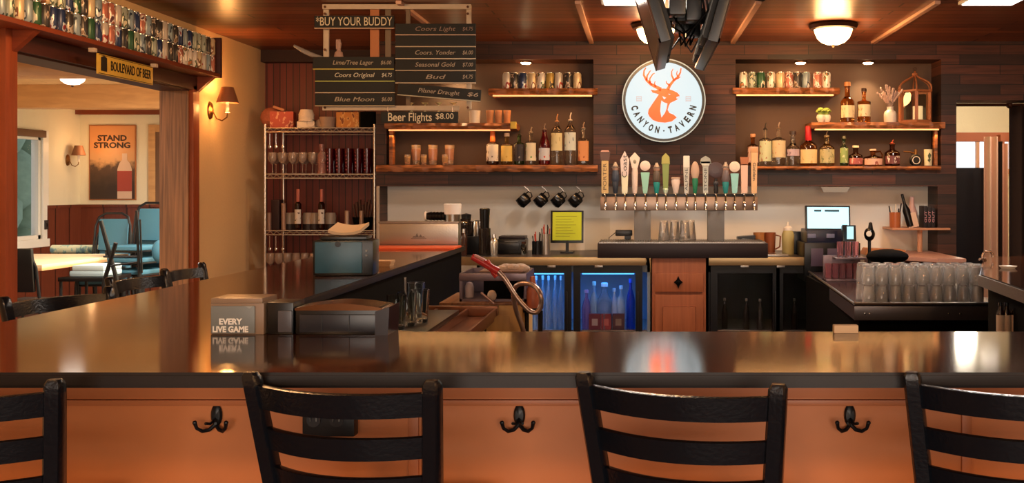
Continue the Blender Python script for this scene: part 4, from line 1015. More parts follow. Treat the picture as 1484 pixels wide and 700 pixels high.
def cooler(a, b_, doors, label, lit, yb=CY+.02):
    x0, x1 = wx(a, yb), wx(b_, yb); zt_ = CZ-.06
    t = thing('bottle_cooler', label, 'cooler', ((x0+x1)/2, yb, 0))
    MB().box(x0, x1, YN-.1, YN-.06, .05, zt_).box(x0, x1, yb, YN-.06, .05, .12).box(x0, x1, yb+.03, YN-.06, zt_-.05, zt_).box(x0, x0+.02, yb+.03, YN-.06, .05, zt_).box(x1-.02, x1, yb+.03, YN-.06, .05, zt_).build('cabinet', M_coolin if lit else M_black, t, world=True)
    MB().box(x0+.02, x1-.02, yb+.08, YN-.12, .40, .41).build('wire_rack', M_wire, t, world=True)
    for (c, d) in doors:
        g0, g1 = wx(c, yb), wx(d, yb); gz0, gz1 = .14, wz(396, yb)
        dr = MB().box(g0-.05, g0, yb, yb+.03, .1, zt_-.005).box(g1, g1+.05, yb, yb+.03, .1, zt_-.005).box(g0, g1, yb, yb+.03, gz1, zt_-.005).box(g0, g1, yb, yb+.03, .1, gz0).build('door', M_black, t, world=True)
        MB().box(g0, g1, yb+.012, yb+.018, gz0, gz1).build('pane', M_pane, dr, world=False).location = -t.location
        MB().box(g1+.012, g1+.022, yb-.02, yb-.008, .35, .7, .003).build('handle', M_black, dr).location = -t.location
    if lit:
        for (c, d) in doors:
            g0, g1 = wx(c, yb), wx(d, yb)
            MB().box(g0+.01, g1-.01, yb+.06, yb+.075, zt_-.07, zt_-.055).build('light_bar', M_blue, t, world=True)
            area(((g0+g1)/2, yb+.2, zt_-.08), 1.1 if lit == 1 else 2, .3, .3, '3a98ff', name='cooler_light')
    return t
cooler(690, 942, [(746, 818), (841, 921)], 'black glass-door bottle cooler glowing blue inside', 1)
cooler(1027, 1236, [(1040, 1120), (1135, 1215)], 'unlit black bottle cooler right of the oak cabinet', 0)
oc = thing('oak_cabinet', 'orange-brown oak cabinet with drawer and raised panel door', 'cabinet', (wx(984, CY), CY, 0))
x0, x1 = wx(945, CY-.02), wx(1023, CY-.02)
MB().box(x0, x1, CY-.02, YN-.1, 0, wz(374, CY-.02), .004).build('body', M_cabw, oc, world=True)
dr = MB().box(x0+.02, x1-.02, CY-.04, CY-.02, wz(423, CY-.03), wz(396, CY-.03), .005).build('drawer', M_cabw, oc, world=True)
kx, kz = wx(983, CY-.04), wz(409, CY-.04)
kn = MB().prism([(kx, kz-.045), (kx+.012, kz-.018), (kx+.032, kz), (kx+.012, kz+.018), (kx, kz+.045), (kx-.012, kz+.018), (kx-.032, kz), (kx-.012, kz-.018)], CY-.048, CY-.04, 'XZ').sphere((kx, CY-.055, kz), .014).build('knob', M_blackr, dr)
kn.location = -oc.location
dd = MB().box(x0+.02, x1-.02, CY-.04, CY-.02, .1, wz(427, CY-.03), .005).box(x0+.075, x1-.075, CY-.048, CY-.038, .16, wz(444, CY-.03), .01)
dd.build('door', M_cabw, oc, world=True)
# what stands in the lit cooler
yk = 7.42; kz0 = .411; kzl = .121
def kb(px, topy, wpx, col, lab, capc, trans=.6, z0=None):
    z0 = z0 if z0 is not None else kz0
    g_ = mat('cool_'+col, col, .15, 0, trans)
    H = wz(topy, yk)-z0; R = wpx*yk/F/2
    t = thing('chilled_bottle', lab, 'bottle', (wx(px, yk), yk, z0), 0, 'bottles in the blue-lit cooler')
    MB().lathe([(0, 0), (R, 0), (R, H*.55), (R*.75, H*.68), (R*.35, H*.8), (R*.3, H*.92), (0, H*.92)], 16).build('body', g_, t)
    MB().lathe([(0, H*.92), (R*.4, H*.92), (R*.4, H), (0, H)], 14).build('cap', mat('cap_'+capc, capc, .4), t)
    return t
kb(850, 420, 14, '9a80b8', 'chilled bottle with lilac cap, leftmost behind right cooler door', 'c8a0c8')
kb(861, 408, 13, 'a8c8d8', 'slim chilled bottle with pale cap, second behind right door', 'b8d8d0')
kb(876, 410, 24, 'b8d0e0', 'large clear chilled bottle with white cap, centre of cooler', 'e8f0f0', .85)
kb(890, 418, 12, 'd0e0ec', 'narrow pale chilled bottle right of the large clear one', 'a8c0d0')
kb(900, 414, 13, 'c8dce4', 'white conical chilled bottle behind right cooler door', 'c8d8e0')
kb(914, 404, 13, '2050c8', 'blue chilled bottle, rightmost in the cooler', '2858d0')
for i, (a, b_, lab) in enumerate(((854, 871, 'dark red drinks carton on lower cooler shelf, left'), (872, 886, 'red lettered drinks carton on lower cooler shelf, middle'), (888, 905, 'brownish drinks carton on lower cooler shelf, right'))):
    t = thing('drinks_carton', lab, 'carton', (wx((a+b_)/2, yk), yk-.06, kz0), 0, 'cartons in the cooler')
    hw = (b_-a)/2*yk/F
    MB().box(-hw, hw, 0, .05, 0, .115, .003).build('box', mat('carton_%d' % i, ('6a2834', '8a3034', '5a3438')[i], .6, var=.2), t)
    MB().box(-hw*.5, hw*.5, -.002, 0, .03, .08, 0).build('printed_panel', mat('carton_panel_%d' % i, ('a89a98', 'b06058', '8a7468')[i], .6), t)
for i, px in enumerate((777, 786, 795, 804, 813)):
    lab = 'clear chilled glass bottle behind left cooler door, %s' % ORD[i]
    if i == 0: kg = kb(px, 400, 8.6, 'c8e0f0', lab, 'c0d0e0', .7)
    else: dup(kg, (wx(px, yk), yk+.03*(i % 2), kz0), label=lab)
for i, px in enumerate((780, 793, 806)):
    dup(kg, (wx(px, yk+.05), yk+.05, kzl), label='clear bottle on the bottom shelf of the left cooler, %s' % ('left', 'middle', 'right')[i])
for i in range(7):
    px = 1050+i*25+(6 if i % 2 else 0); lab = 'dim bottle inside the unlit cooler, %s' % ORD[i]
    if i == 0:
        ub = kb(px, 432, 9, '3a3430', lab, '6a6058', .5); ub['group'] = 'dim bottles in the unlit cooler'
    else: dup(ub, (wx(px, yk), yk-.03*(i % 3), kz0), label=lab, group='dim bottles in the unlit cooler')

# ------------------------------------------------------------------ things along the back counter
MBm = None
for i, px in enumerate((768, 793, 818, 843)):
    lab = 'black metal mug hanging under the shelf, %s of four' % ORD[i]
    loc = (wx(px, 7.86), 7.86, wz(288, 7.86)-.045)
    if i == 0:
        mg = thing('hanging_mug', lab, 'mug', loc, 0, 'mugs under the left shelf')
        MB().lathe([(0, .004), (.040, 0), (.052, .02), (.054, .05), (.047, .085), (.044, .085), (.05, .05), (.047, .02), (0, .01)], 24).build('cup', mat('black_enamel', '121316', .2), mg)
        MB().tube([(.045, 0, .07), (.075, 0, .068), (.082, 0, .045), (.07, 0, .022), (.05, 0, .02)], .005, 8).build('handle', mat('black_enamel', '121316', .2), mg)
        MB().tube([(.078, 0, .055), (.085, 0, .085), (.08, 0, .115), (.08, 0, .13)], .002, 6).build('hook', M_wire, mg)
    else: mg2 = dup(mg, loc, label=lab)
for o in [o for o in COL.objects if o.name.startswith('hanging_mug')]:
    o.rotation_euler = (0, -.75, PI*.05); o.location.z += -.0; o.location.x -= .02
def P(px, py, Y): return (wx(px, Y), Y, wz(py, Y))
def on(px, Y, z=CZ): return (wx(px, Y), Y, z)
# neon yellow sheet in a black stand
Yy = 7.75
ys = thing('menu_stand', 'neon yellow sheet held in a black table stand', 'menu stand', on(822, Yy))
h0, h1 = wz(352, Yy)-CZ, wz(305, Yy)-CZ
MB().box(-.13, .125, 0, .012, h0, h1, .003, RX(-.1)).box(-.05, .05, -.05, .08, 0, .012, .003).box(-.012, .012, 0, .02, .0, h0+.02).build('stand', M_blackp, ys)
MB().box(-.115, .11, -.006, -.001, h0+.02, h1-.012, 0, RX(-.1)).build('yellow_sheet', M_lime, ys)
q = MB()
for k in range(8): q.box(-.09, .02+.06*((k*37) % 10)/10, -.0075, -.006, h0+.05+k*.022, h0+.053+k*.022, 0, RX(-.1))
q.build('print_lines', mat('olive_print', '9aa030', .7), ys)
pp = MB().box(wx(848, YN), wx(884, YN), YN-.004, YN-.001, wz(362, YN), wz(316, YN)).build('wall_notice', M_paper)
tag(recenter(pp), 'pale paper notice on the white wall right of the yellow sheet', 'notice')
# printer
rp_ = thing('receipt_printer', 'squat black receipt printer on the left back counter', 'printer', on(741, 7.6))
MB().box(-.11, .105, 0, .22, 0, .115, .012).build('body', M_blackp, rp_)
MB().box(-.10, .06, -.006, .004, .03, .09, .006).build('front_cover', mat('charcoal_plastic', '1a1c20', .25), rp_)
MB().box(-.05, .05, -.008, -.002, .095, .10).build('paper_slot', mat('pale_slot', '8a8a88', .4), rp_)
MB().box(-.10, .10, .02, .2, .115, .135, .004).build('top_lid', mat('dark_brown_metal', '241a1c', .35, .4), rp_)
# utensil tins
for i, (px, w_, h_, c, lab) in enumerate(((779, 16, .10, '2a2a2c', 'black utensil tin left of the steel one'), (791, 13, .155, 'b0a8a0', 'tall steel tin of straws beside the yellow sheet'))):
    t = thing('utensil_tin', lab, 'tin', on(px, 7.6)); r = w_*7.6/F/2
    MB().lathe([(0, 0), (r, 0), (r, h_), (r-.003, h_), (r-.003, .005), (0, .005)], 20).build('tin', mat('tin_'+c, c, .3, .8), t)
    for k in range(6):
        a = k*1.05; MB().tube([(.5*r*math.cos(a), .5*r*math.sin(a), .01), (r*.9*math.cos(a), r*.9*math.sin(a), h_+.04+.015*(k % 3))], .004, 6).build('utensil', mat('utensil_%d' % (k % 2), ('c0402c', '2a2420')[k % 2], .4), t)
t = thing('glass_jar', 'small clear jar beside the black printer', 'jar', on(759, 7.5))
MB().lathe([(0, 0), (.02, 0), (.022, .07), (.016, .085), (.014, .085), (.019, .068), (0, .006)], 16).build('jar_body', M_glass, t)
MB().lathe([(0, .085), (.017, .085), (.017, .1), (0, .1)], 14).build('lid', M_bronze, t)
# coffee maker and blender near the far end of the bar arm
cm_ = thing('coffee_grinder', 'black coffee grinder with glass jug at the end of the bar', 'coffee machine', on(680, 7.55))
MB().box(-.10, .10, 0, .2, 0, .14, .01).build('base', M_blackp, cm_)
MB().lathe([(0, .14), (.055, .14), (.075, .18), (.07, .24), (.03, .27), (0, .27)], 20, T((-.05, .08, 0))).build('carafe', mat('smoky_glass', '3a3230', .05, 0, .6), cm_)
MB().lathe([(0, .14), (.045, .14), (.05, .2), (.038, .25), (0, .26)], 20, T((.05, .08, 0))).build('steel_jug', M_steel, cm_)
MB().lathe([(0, .24), (.035, .25), (.04, .30), (0, .31)], 16, T((-.04, .1, 0))).build('knob', M_black, cm_)
tl = thing('black_shaker', 'tall black tumbler rising above the coffee machine', 'tumbler', on(702.5, 7.5, CZ))
MB().lathe([(0, 0), (.045, 0), (.045, .2), (.032, .205), (0, .205)], 20).build('base', mat('smoky_glass', '3a3230', .05, 0, .6), tl)
MB().lathe([(0, .2), (.033, .2), (.040, .345), (.03, .352), (0, .352)], 20).build('cup', M_blackp, tl)
for nm, px, c, h_, r, lab in (('steel_shaker', 716, 'b8b4ac', .16, .032, 'steel cocktail shaker beside black tumbler'), ('brown_bottle', 672, '3a2018', .2, .028, 'short brown bottle at the far end of the bar arm')):
    t = thing(nm, lab, 'shaker' if 'shaker' in nm else 'bottle', on(px, 7.42))
    MB().lathe([(0, 0), (r*.8, 0), (r, h_*.6), (r*.8, h_*.75), (r*.45, h_*.85), (0, h_*.85)], 18).build('body', mat('bd_'+c, c, .25, .8 if nm == 'steel_shaker' else 0), t)
    MB().lathe([(0, h_*.85), (r*.45, h_*.85), (r*.4, h_), (0, h_)], 14).build('cap', M_chrome, t)
# things on top of the steel bin
zc = BT+.166
cs = thing('cup_stack', 'black cups stacked on their side in a clear sleeve on steel bin', 'cups', (wx(632, 6.55), 6.55, zc))
for k in range(5): MB().lathe([(.022, 0), (.03, .03), (.028, .03), (.02, 0), (.022, 0)], 18, T((-.06+.022*k, 0, .032)) @ RY(PI/2)).build('cup', M_blackp, cs)
MB().lathe([(.031, 0), (.031, .012), (0, .012), (0, 0), (.031, 0)], 18, T((-.072, 0, .032)) @ RY(PI/2)).build('sleeve_end', M_ceram, cs)
ct = thing('plastic_tub', 'steel and white plastic tub on the steel bin', 'tub', (wx(656, 6.55), 6.55, zc))
MB().lathe([(0, 0), (.05, 0), (.052, .045), (0, .045)], 24).build('steel_base', M_steel, ct)
MB().lathe([(0, .045), (.055, .045), (.058, .11), (.05, .115), (0, .115)], 24).build('white_tub', mat('translucent_white', 'e8e4dc', .4), ct)
# middle and right counter pieces
t = thing('credit_card_reader', 'small black machine with a cable left of tap column', 'card reader', on(905, 7.66))
MB().box(-.05, .06, 0, .08, .0, .10, .008).box(-.07, .06, -.01, .09, .135, .18, .01).box(.0, .05, .02, .07, .09, .14).build('body', M_blackp, t)
MB().tube([(-.07, .03, .16), (-.12, .03, .12), (-.11, .03, .04), (-.06, .03, .01)], .003, 6).build('cord', M_blackp, t)
t = thing('napkin_basket', 'black slanted caddy right of the taps', 'caddy', on(1081, 7.66))
MB().prism([(-.05, 0), (.06, 0), (.075, .14), (-.065, .13)], 0, .1, 'XZ', bev=.004).build('body', M_blackp, t)
MB().box(-.04, .02, -.002, 0, .09, .115, 0, RY(.1)).build('tag', mat('pale_slot', '8a8a88', .4), t)
for i, (px, c, lab) in enumerate(((1100, 'c88a50', 'amber plastic pitcher right of the black caddy'), (1116, 'a8603c', 'brown plastic pitcher beside the squeeze bottle'))):
    t = thing('pitcher', lab, 'pitcher', on(px, 7.72)); r = .045
    MB().lathe([(0, 0), (r*.85, 0), (r, .16), (r-.003, .16), (r*.82, .006), (0, .006)], 20).build('jug', mat('pit_'+c, c, .2, 0, .3), t)
    MB().tube([(r*.95, 0, .14), (r+.035, 0, .13), (r+.03, 0, .05), (r*.9, 0, .03)], .006, 8).build('handle', mat('pit_'+c, c, .2, 0, .3), t)
t = thing('squeeze_bottle', 'cream squeeze bottle with pointed lid left of the register', 'bottle', on(1142, 7.6))
MB().lathe([(0, 0), (.045, 0), (.048, .15), (.035, .18), (0, .18)], 20).build('body', mat('yellow_cream', 'c8b878', .4, 0, .2), t)
MB().lathe([(0, .18), (.036, .18), (.034, .2), (.012, .215), (.006, .245), (0, .245)], 18).build('lid', M_ceram, t)
tag(recenter(MB().box(wx(1112, 7.3), wx(1143, 7.3), 7.3, 7.5, CZ+.001, CZ+.018, .003).build('steel_tray', M_steel)), 'small flat steel tray on the counter right of the drip tray', 'tray')
# plaque under the right niche
tag(recenter(MB().prism([(wx(1190, 7.8), wz(271, 7.8)), (wx(1232, 7.8), wz(271, 7.8)), (wx(1228, 7.8), wz(279, 7.8)), (wx(1194, 7.8), wz(279, 7.8))], 7.81, 7.829, 'XZ', bev=.002).build('small_plaque', mat('grey_plaque', '8a8c8c', .4))), 'small grey plaque under the right niche above the register', 'plaque')
# register
Yp = 7.20
pos = thing('cash_register', 'dark point of sale register with glowing pale blue screen', 'cash register', on(1205, Yp, .78))
pos.location.z = .78
MB().box(wx(1166, Yp), wx(1247, Yp), Yp, Yp+.35, .78, wz(352, Yp), .006).build('cash_drawer', M_blackp, pos, world=True)
for a, b_ in ((1175, 1193), (1199, 1240)):
    MB().box(wx(a, Yp), wx(b_, Yp), Yp-.006, Yp, wz(386, Yp), wz(360, Yp), .003).build('drawer_panel', mat('plum_grey_panel', '4a3c4c', .35), pos, world=True)
MB().box(wx(1170, Yp), wx(1240, Yp), Yp+.02, Yp+.3, wz(352, Yp)-.01, wz(333, Yp), .01).build('printer_base', mat('ink_blue_plastic', '14162a', .3), pos, world=True)
for a in (1171, 1198):
    MB().box(wx(a, Yp), wx(a+12, Yp), Yp+.01, Yp+.02, wz(345, Yp), wz(339, Yp), .002).build('port', mat('grey_port', '6a6a80', .3), pos, world=True)
MS = T((wx(1201.5, Yp), Yp+.04, wz(316, Yp))) @ RX(-.12) @ RZ(.06)
sw, shh = 66*Yp/F/2, 36*Yp/F/2
MB().box(-sw, sw, 0, .03, -shh, shh, .004, MS).build('monitor', M_blackp, pos, world=True)
MB().box(-sw+.012, sw-.012, -.004, .0, -shh+.012, shh-.012, 0, MS).build('screen', M_screen, pos, world=True)
MB().box(-sw*.62, -sw*.3, -.006, -.004, shh*.5, shh*.66, 0, MS).box(-sw*.15, sw*.5, -.006, -.004, shh*.5, shh*.66, 0, MS).box(sw*.62, sw*.85, -.006, -.004, -shh*.75, -shh*.55, 0, MS).build('screen_text', M_screenk, pos, world=True)
MB().tube([(wx(1201, Yp), Yp+.12, wz(335, Yp)), (wx(1201, Yp), Yp+.10, wz(322, Yp))], .02, 10).build('stem', M_black, pos, world=True)
tag(recenter(MB().box(wx(1150, 7.6), wx(1168, 7.6), 7.6, 7.75, CZ, CZ+.17, .006).build('black_box', M_blackp)), 'plain black box between squeeze bottle and register', 'box')
# tablet stand with barcode scanner, right of the register
t = thing('payment_terminal', 'blue-lit payment terminal beside the register screen', 'payment terminal', on(1232, 6.9, .85))
z = wz(350, 6.9)-.85
MB().box(-.03, .03, 0, .1, 0, z, .006).build('stand', M_blackp, t)
MB().box(-.045, .05, -.02, .02, z, z+.115, .006, RX(-.2)).build('housing', M_blackp, t)
MB().box(-.035, .01, -.066, -.06, z+.02, z+.105, 0).build('screen', mat('pale_cyan_screen', '9cd0dc', .3, emit='9cd4e0', es=.7), t)
t = thing('barcode_scanner', 'small black scanner with a pale round dial on stalk', 'scanner', on(1260, 7.3, .90))
MB().tube([(0, 0, 0), (0, 0, .17)], .012, 10).build('stalk', M_black, t)
MB().sphere((0, 0, .215), .05, .8, .8, 1, 20, 12).lathe([(0, 0), (.02, 0), (.012, .05), (0, .055)], 12, T((.008, 0, .25))).build('head', M_blackp, t)
MB().lathe([(0, 0), (.02, 0), (.02, .004), (0, .005)], 18, T((-.012, -.036, .22)) @ RX(PI/2)).build('dial', M_ceram, t)
# side counter going to the right
sc = thing('side_counter', 'dark side counter with pale front edge at the back right', 'counter', (2.0, 7.6, 0))
spoly = [(wx(1250, 7.9), 8.06), (wx(1253, 7.6), 7.55), (2.12, 7.12), (2.32, 7.12), (2.32, 8.06)]
MB().prism(spoly, CZ-.03, CZ, 'XY', bev=.003).build('worktop', mat('pinkish_counter', 'a87c6c', .35), sc, world=True)
MB().prism([(1.80, 8.04), (1.80, 7.62), (2.14, 7.2), (2.31, 7.2), (2.31, 8.04)], 0, CZ-.03, 'XY').build('base', M_bead, sc, world=True)
tag(recenter(MB().prism([(0, 0), (.30, .0), (.31, .035), (.02, .05)], 7.5, 7.66, 'XZ', T((wx(1253, 7.5), 0, CZ+.0)) @ RY(.0), .004).build('wooden_board', mat('warm_board', 'b87848', .5))), 'orange wooden board leaning on the side counter', 'board')
# little shelf with jar and books
Yw = 7.85
ws = thing('corner_shelf', 'thin wooden corner shelf with turned post in the right recess', 'shelf', (wx(1332, Yw), Yw, wz(332, Yw)))
MB().box(wx(1290, Yw), wx(1374, Yw), Yw-.06, YN-.001, wz(333, Yw), wz(330, Yw), .002).build('board', mat('pinkish_board', 'b88464', .4), ws, world=True)  # shelf wood in one even pinkish tone
MB().tube([(wx(1333, Yw), Yw, wz(333, Yw)), (wx(1333, Yw), Yw, CZ+.001)], .02, 12).build('post', mat('pinkish_board', 'b88464', .4), ws, world=True)
zs = wz(330, Yw)+.001
t = thing('utensil_jar', 'amber jar of brushes on the corner shelf', 'jar', (wx(1297, Yw), Yw, zs))
MB().lathe([(0, 0), (.042, 0), (.045, .12), (.042, .12), (.04, .006), (0, .006)], 20).build('jar_body', mat('orange_jar', 'b8683c', .3, 0, .2), t)
for k in range(5):
    a = k*1.3; MB().tube([(.02*math.cos(a), .02*math.sin(a), .01), (.05*math.cos(a), .03*math.sin(a), .19-.01*k)], .005, 6).build('brush', (M_blackp, M_ceram)[k % 2], t)
t = thing('dark_bottle', 'dark bottle leaning on the corner shelf', 'bottle', (wx(1313, Yw), Yw, zs))
MB().lathe([(0, 0), (.028, 0), (.03, .13), (.012, .18), (.011, .26), (0, .265)], 16, T((.035, 0, .01)) @ RY(-.26)).build('body', M_blackp, t)
t = thing('white_card', 'pale card tilted among the books on corner shelf', 'card', (wx(1322, Yw), Yw-.02, zs))
MB().box(-.03, .05, 0, .01, 0, .115, .002, RY(-.25)).build('card', mat('peach_card', 'd8b8a0', .6), t)
t = thing('pink_bottle', 'pale pink bottle behind the books on corner shelf', 'bottle', (wx(1326, Yw), Yw+.09, zs))
MB().lathe([(0, 0), (.04, 0), (.042, .12), (.02, .18), (.018, .24), (0, .245)], 18).build('body', mat('pinkish_glass', 'c8a098', .3), t)
for i in range(3):
    t = thing('book', 'black book with pink spine text, %s on corner shelf' % ('left', 'middle', 'right')[i], 'book', (wx(1338, Yw)+.03*i, Yw, zs), 0, 'books on the corner shelf')
    MB().box(0, .028, -.02, .12, 0, .17-.01*i, .002).build('cover', mat('black_cover', '140e14', .5), t)
    MB().text('GUT', .024, T((.014, -.0215, .085)) @ RX(PI/2) @ RZ(PI/2), w=.09).build('spine_text', mat('pink_print', 'c89098', .5), t)

# ------------------------------------------------------------------ wire shelving against the burgundy wall
Yr = 7.95
r0, r1 = wx(382, Yr), wx(545, Yr)
rack = thing('wire_shelving', 'chrome wire shelving unit against the burgundy wall', 'shelving', ((r0+r1)/2, Yr, 0))
for x in (r0+.012, r1-.012):
    for y in (Yr, 8.36):
        MB().tube([(x, y, 0), (x, y, wz(180, Yr))], .011, 10).build('post', M_wire, rack, world=True)
ZR = [wz(185, Yr), wz(252, Yr), wz(334, Yr), wz(399, Yr)]
for z in ZR:
    q = MB()
    for zz in (z-.002, z-.034):
        q.tube([(r0, Yr, zz), (r1, Yr, zz)], .005, 6).tube([(r0, 8.36, zz), (r1, 8.36, zz)], .004, 6)
    n = 17; pts = []
    for i in range(n*2+1): pts.append((r0+(r1-r0)*i/(n*2), Yr, z-.006-(.024 if i % 2 else 0)))
    q.tube(pts, .004, 5)
    for i in range(30):
        x = r0+.01+(r1-r0-.02)*i/29; q.tube([(x, Yr, z-.001), (x, 8.36, z-.001)], .002, 4)
    for x in (r0, r1): q.tube([(x, Yr, z-.002), (x, 8.36, z-.002)], .004, 5)
    q.build('wire_shelf', M_wire, rack, world=True)
# top shelf goods
z0 = ZR[0]+.003
def one(name, mb, m, label, cat, group=None):
    o = recenter(mb.build(name, m)); tag(o, label, cat, group); return o
b1 = thing('snack_box', 'open reddish printed box on top of the wire shelving', 'box', on(408, 8.0, z0), .15)
MB().box(-.09, .09, 0, .12, 0, .13, .003).build('carton', printed('red_box_print', 'b8503c', 'd89878', '8a2c20', .6, 0, 22), b1)
MB().box(-.11, -.02, -.01, .1, .13, .15, .004, RY(.3)).build('flap', mat('kraft_flap', 'b07858', .7), b1)
one('paper_bundle', MB().sphere((wx(393, 8.05), 8.05, z0+.085), .085, 1, .7, .95, 14, 10), mat('russet_paper', '9a5a44', .8, bump=1, bscale=30, var=.3), 'crumpled russet paper bag at the left end of top wire shelf', 'bag')
t = thing('takeout_cups', 'stack of pale takeout cups on the top wire shelf', 'cups', on(444, 8.0, z0))
for k in range(4): MB().lathe([(.035+.008*k*0+.028, .0), (.045, .045), (0, .045), (0, 0), (.063, 0)], 20, T((0, 0, .05+.016*k))).build('cup', M_ceram, t)
MB().box(-.07, .07, -.02, .09, 0, .05, .004).build('tray', M_ceram, t)
t = thing('binoculars_shaped_tins', 'pair of short tins lying end-on on the top wire shelf', 'tins', on(457, 7.98, z0))
t.name = 'short_tins'
for s_ in (-1, 1): MB().lathe([(.03, 0), (.033, .0), (.033, .08), (0, .08), (0, .01), (.03, .01), (.03, 0)], 20, T((s_*.036, 0, .034)) @ RX(-PI/2)).build('tin', mat('grey_tin', '8a7668', .4, .3), t)
one('grey_tub', MB().lathe([(0, 0), (.055, 0), (.065, .085), (.06, .085), (0, .08)], 22, T(on(475, 8.02, z0))), mat('taupe_tub', '9a8474', .6), 'taupe tub between the tins and the orange snack box', 'tub')
one('orange_snack_box', MB().box(wx(487, 8.0), wx(520, 8.0), 8.0, 8.1, z0, z0+.125, .004), printed('orange_box_print', 'c8843c', 'e0b068', '8a4a20', .6, 0, 30), 'orange patterned snack box on the top wire shelf', 'box')
one('dark_crate', MB().box(wx(522, 8.0), wx(543, 8.0), 8.0, 8.15, z0, z0+.13, .006), M_blackr, 'dark box at the right end of top wire shelf', 'box')
# second shelf: wine glasses and red tumblers
def wineglass(loc, label, group, s=1.0):
    t = thing('wine_glass', label, 'glass', loc, 0, group)
    MB().lathe([(0, 0), (.032, 0), (.032, .002), (.006, .006), (.0035, .012), (.0035, .07), (.012, .08), (.030, .10), (.036, .125), (.030, .17), (.0285, .17), (.034, .125), (.028, .102), (.01, .084), (0, .082)], 18).build('bowl_and_stem', mat('shelf_glass', 'e8d8cc', .05, 0, .8, 1.45), t)
    t.scale = (s, s, s); return t
wg = None
for r_, yy in enumerate((8.0, 8.14)):
    for i in range(6):
        px = 395+i*14.5+(5 if r_ else 0); lab = 'upright stemmed glass, %s in the %s row of the middle wire shelf' % (ORD[i], 'back' if r_ else 'front')
        loc = (wx(px, yy), yy, ZR[1]+.003)
        if wg is None: wg = wineglass(loc, lab, 'glasses on the wire shelving')
        else: dup(wg, loc, label=lab)
rt = None
for i in range(5):
    for r_ in range(2):
        px = 478+i*13.5; yy = 8.0+.1*r_; lab = 'dark red plastic tumbler, %s in the %s row on the wire shelf' % (ORD[i], 'back' if r_ else 'front')
        loc = (wx(px, 8.0), yy, ZR[1]+.003)
        if rt is None:
            rt = thing('red_tumbler', lab, 'tumbler', loc, 0, 'dark red tumblers')
            q = MB().lathe([(0, 0), (.026, 0), (.036, .2), (.033, .2), (.024, .006), (0, .006)], 14); q.build('cup', M_red_glass, rt)
            q = MB()
            for k in range(6): q.sphere((.030*math.cos(-PI/2-.3), .030*math.sin(-PI/2-.3), .03+.028*k), .005, u=6, v=5)
            q.build('pebbled_glints', mat('rose_glint', 'c86a74', .2), rt)
        else: dup(rt, loc, label=lab)
one('pink_carafe', MB().lathe([(0, 0), (.03, 0), (.032, .14), (.016, .18), (.02, .235), (.017, .235), (.012, .18), (0, .17)], 18, T(on(466, 7.99, ZR[1]+.003))), mat('pinkish_clear', 'd8a098', .1, 0, .7), 'tall pinkish carafe between the stemmed glasses and red tumblers', 'carafe')
# hanging utensils under top and third shelf
q = 0
for si, zz in ((0, ZR[0]), (2, ZR[2])):
    for i, px in enumerate((391, 400, 410)):
        lab = 'long silver bar tool hanging under the %s wire shelf, %s' % ('top' if si == 0 else 'third', ('left', 'middle', 'right')[i])
        loc = (wx(px, Yr+.03), Yr+.03, zz-.045)
        if q == 0:
            q = thing('bar_spoon', lab, 'bar tool', loc, 0, 'hanging bar tools')
            MB().tube([(0, 0, 0), (0, 0, -.09)], .004, 8).build('rod', M_chrome, q); MB().sphere((0, 0, -.105), .012, 1, .4, 1.4, 10, 8).build('bowl', M_chrome, q)
        else: dup(q, loc, label=lab)
# third shelf: two bottles, jars, tins
z2 = ZR[2]+.003
bottle(432, 274, z2, 9.5, 8.0, M_dark, 'left of two dark bottles with white labels on the wire shelf', 'dcd4cc', 'b85a4c', 'round', neckc='b86a5c', label_z=(.15, .5))
bottle(466, 274, z2, 9.5, 8.0, M_dark, 'right of two dark bottles with white labels on the wire shelf', 'dcd4cc', 'b85a4c', 'round', neckc='b86a5c', label_z=(.15, .5))
jp = None
for i, px in enumerate((420, 447, 456, 479)):
    lab = 'short pale glass jar, %s on the third wire shelf' % ('leftmost', 'second from left', 'third from left', 'rightmost')[i]
    if jp is None:
        jp = thing('short_jar', lab, 'jar', on(px, 8.08, z2), 0, 'short jars on the third wire shelf')
        MB().lathe([(0, 0), (.042, 0), (.045, .02), (.045, .11), (.038, .135), (0, .135)], 20).build('jar_body', mat('cloudy_jar', 'b8a898', .3, 0, .3), jp)
        MB().lathe([(.046, .0), (.046, .045), (0, .045), (0, 0), (.046, 0)], 20).build('dark_contents', mat('dark_contents', '2a1c1c', .5), jp)
    else: dup(jp, on(px, 8.08, z2), label=lab)
for i, (px, c, h_) in enumerate(((390, '8a6c60', .135), (411, '9a7c6c', .21), (503, 'b89c88', .15), (524, 'a88c7c', .15))):
    one('slim_canister', MB().lathe([(0, 0), (.018, 0), (.018, h_), (.014, h_+.004), (0, h_+.004)], 14, T(on(px, 7.99, z2))), mat('canister_'+c, c, .4, .3), 'slim upright canister, %s on the third wire shelf' % ('leftmost', 'second from left', 'third from left', 'rightmost')[i], 'canister', 'canisters on third wire shelf')
one('dark_box', MB().box(wx(396, 8.05), wx(408, 8.05), 8.0, 8.1, z2, z2+.24, .006), mat('near_black_maroon', '2a1214', .5), 'tall dark box at the left of the third wire shelf', 'box')
t = thing('utensil_caddy', 'dark caddy of tools at the right end of third wire shelf', 'caddy', on(526, 8.06, z2))
MB().lathe([(0, 0), (.07, 0), (.085, .1), (.08, .1), (0, .09)], 8).build('caddy_body', M_blackr, t)
for k in range(7): MB().tube([(-.05+.016*k, 0, .05), (-.08+.026*k, .01, .2+.02*(k % 3))], [.006, .012], 6).build('tool', mat('brown_tool', '4a2c24', .5), t)
z3 = ZR[3]+.003
for i in range(8):
    px = 392+i*12.5; dup(wg, on(px, 8.0, z3), label='stemmed glass on the lowest wire shelf, %s' % ORD[i])
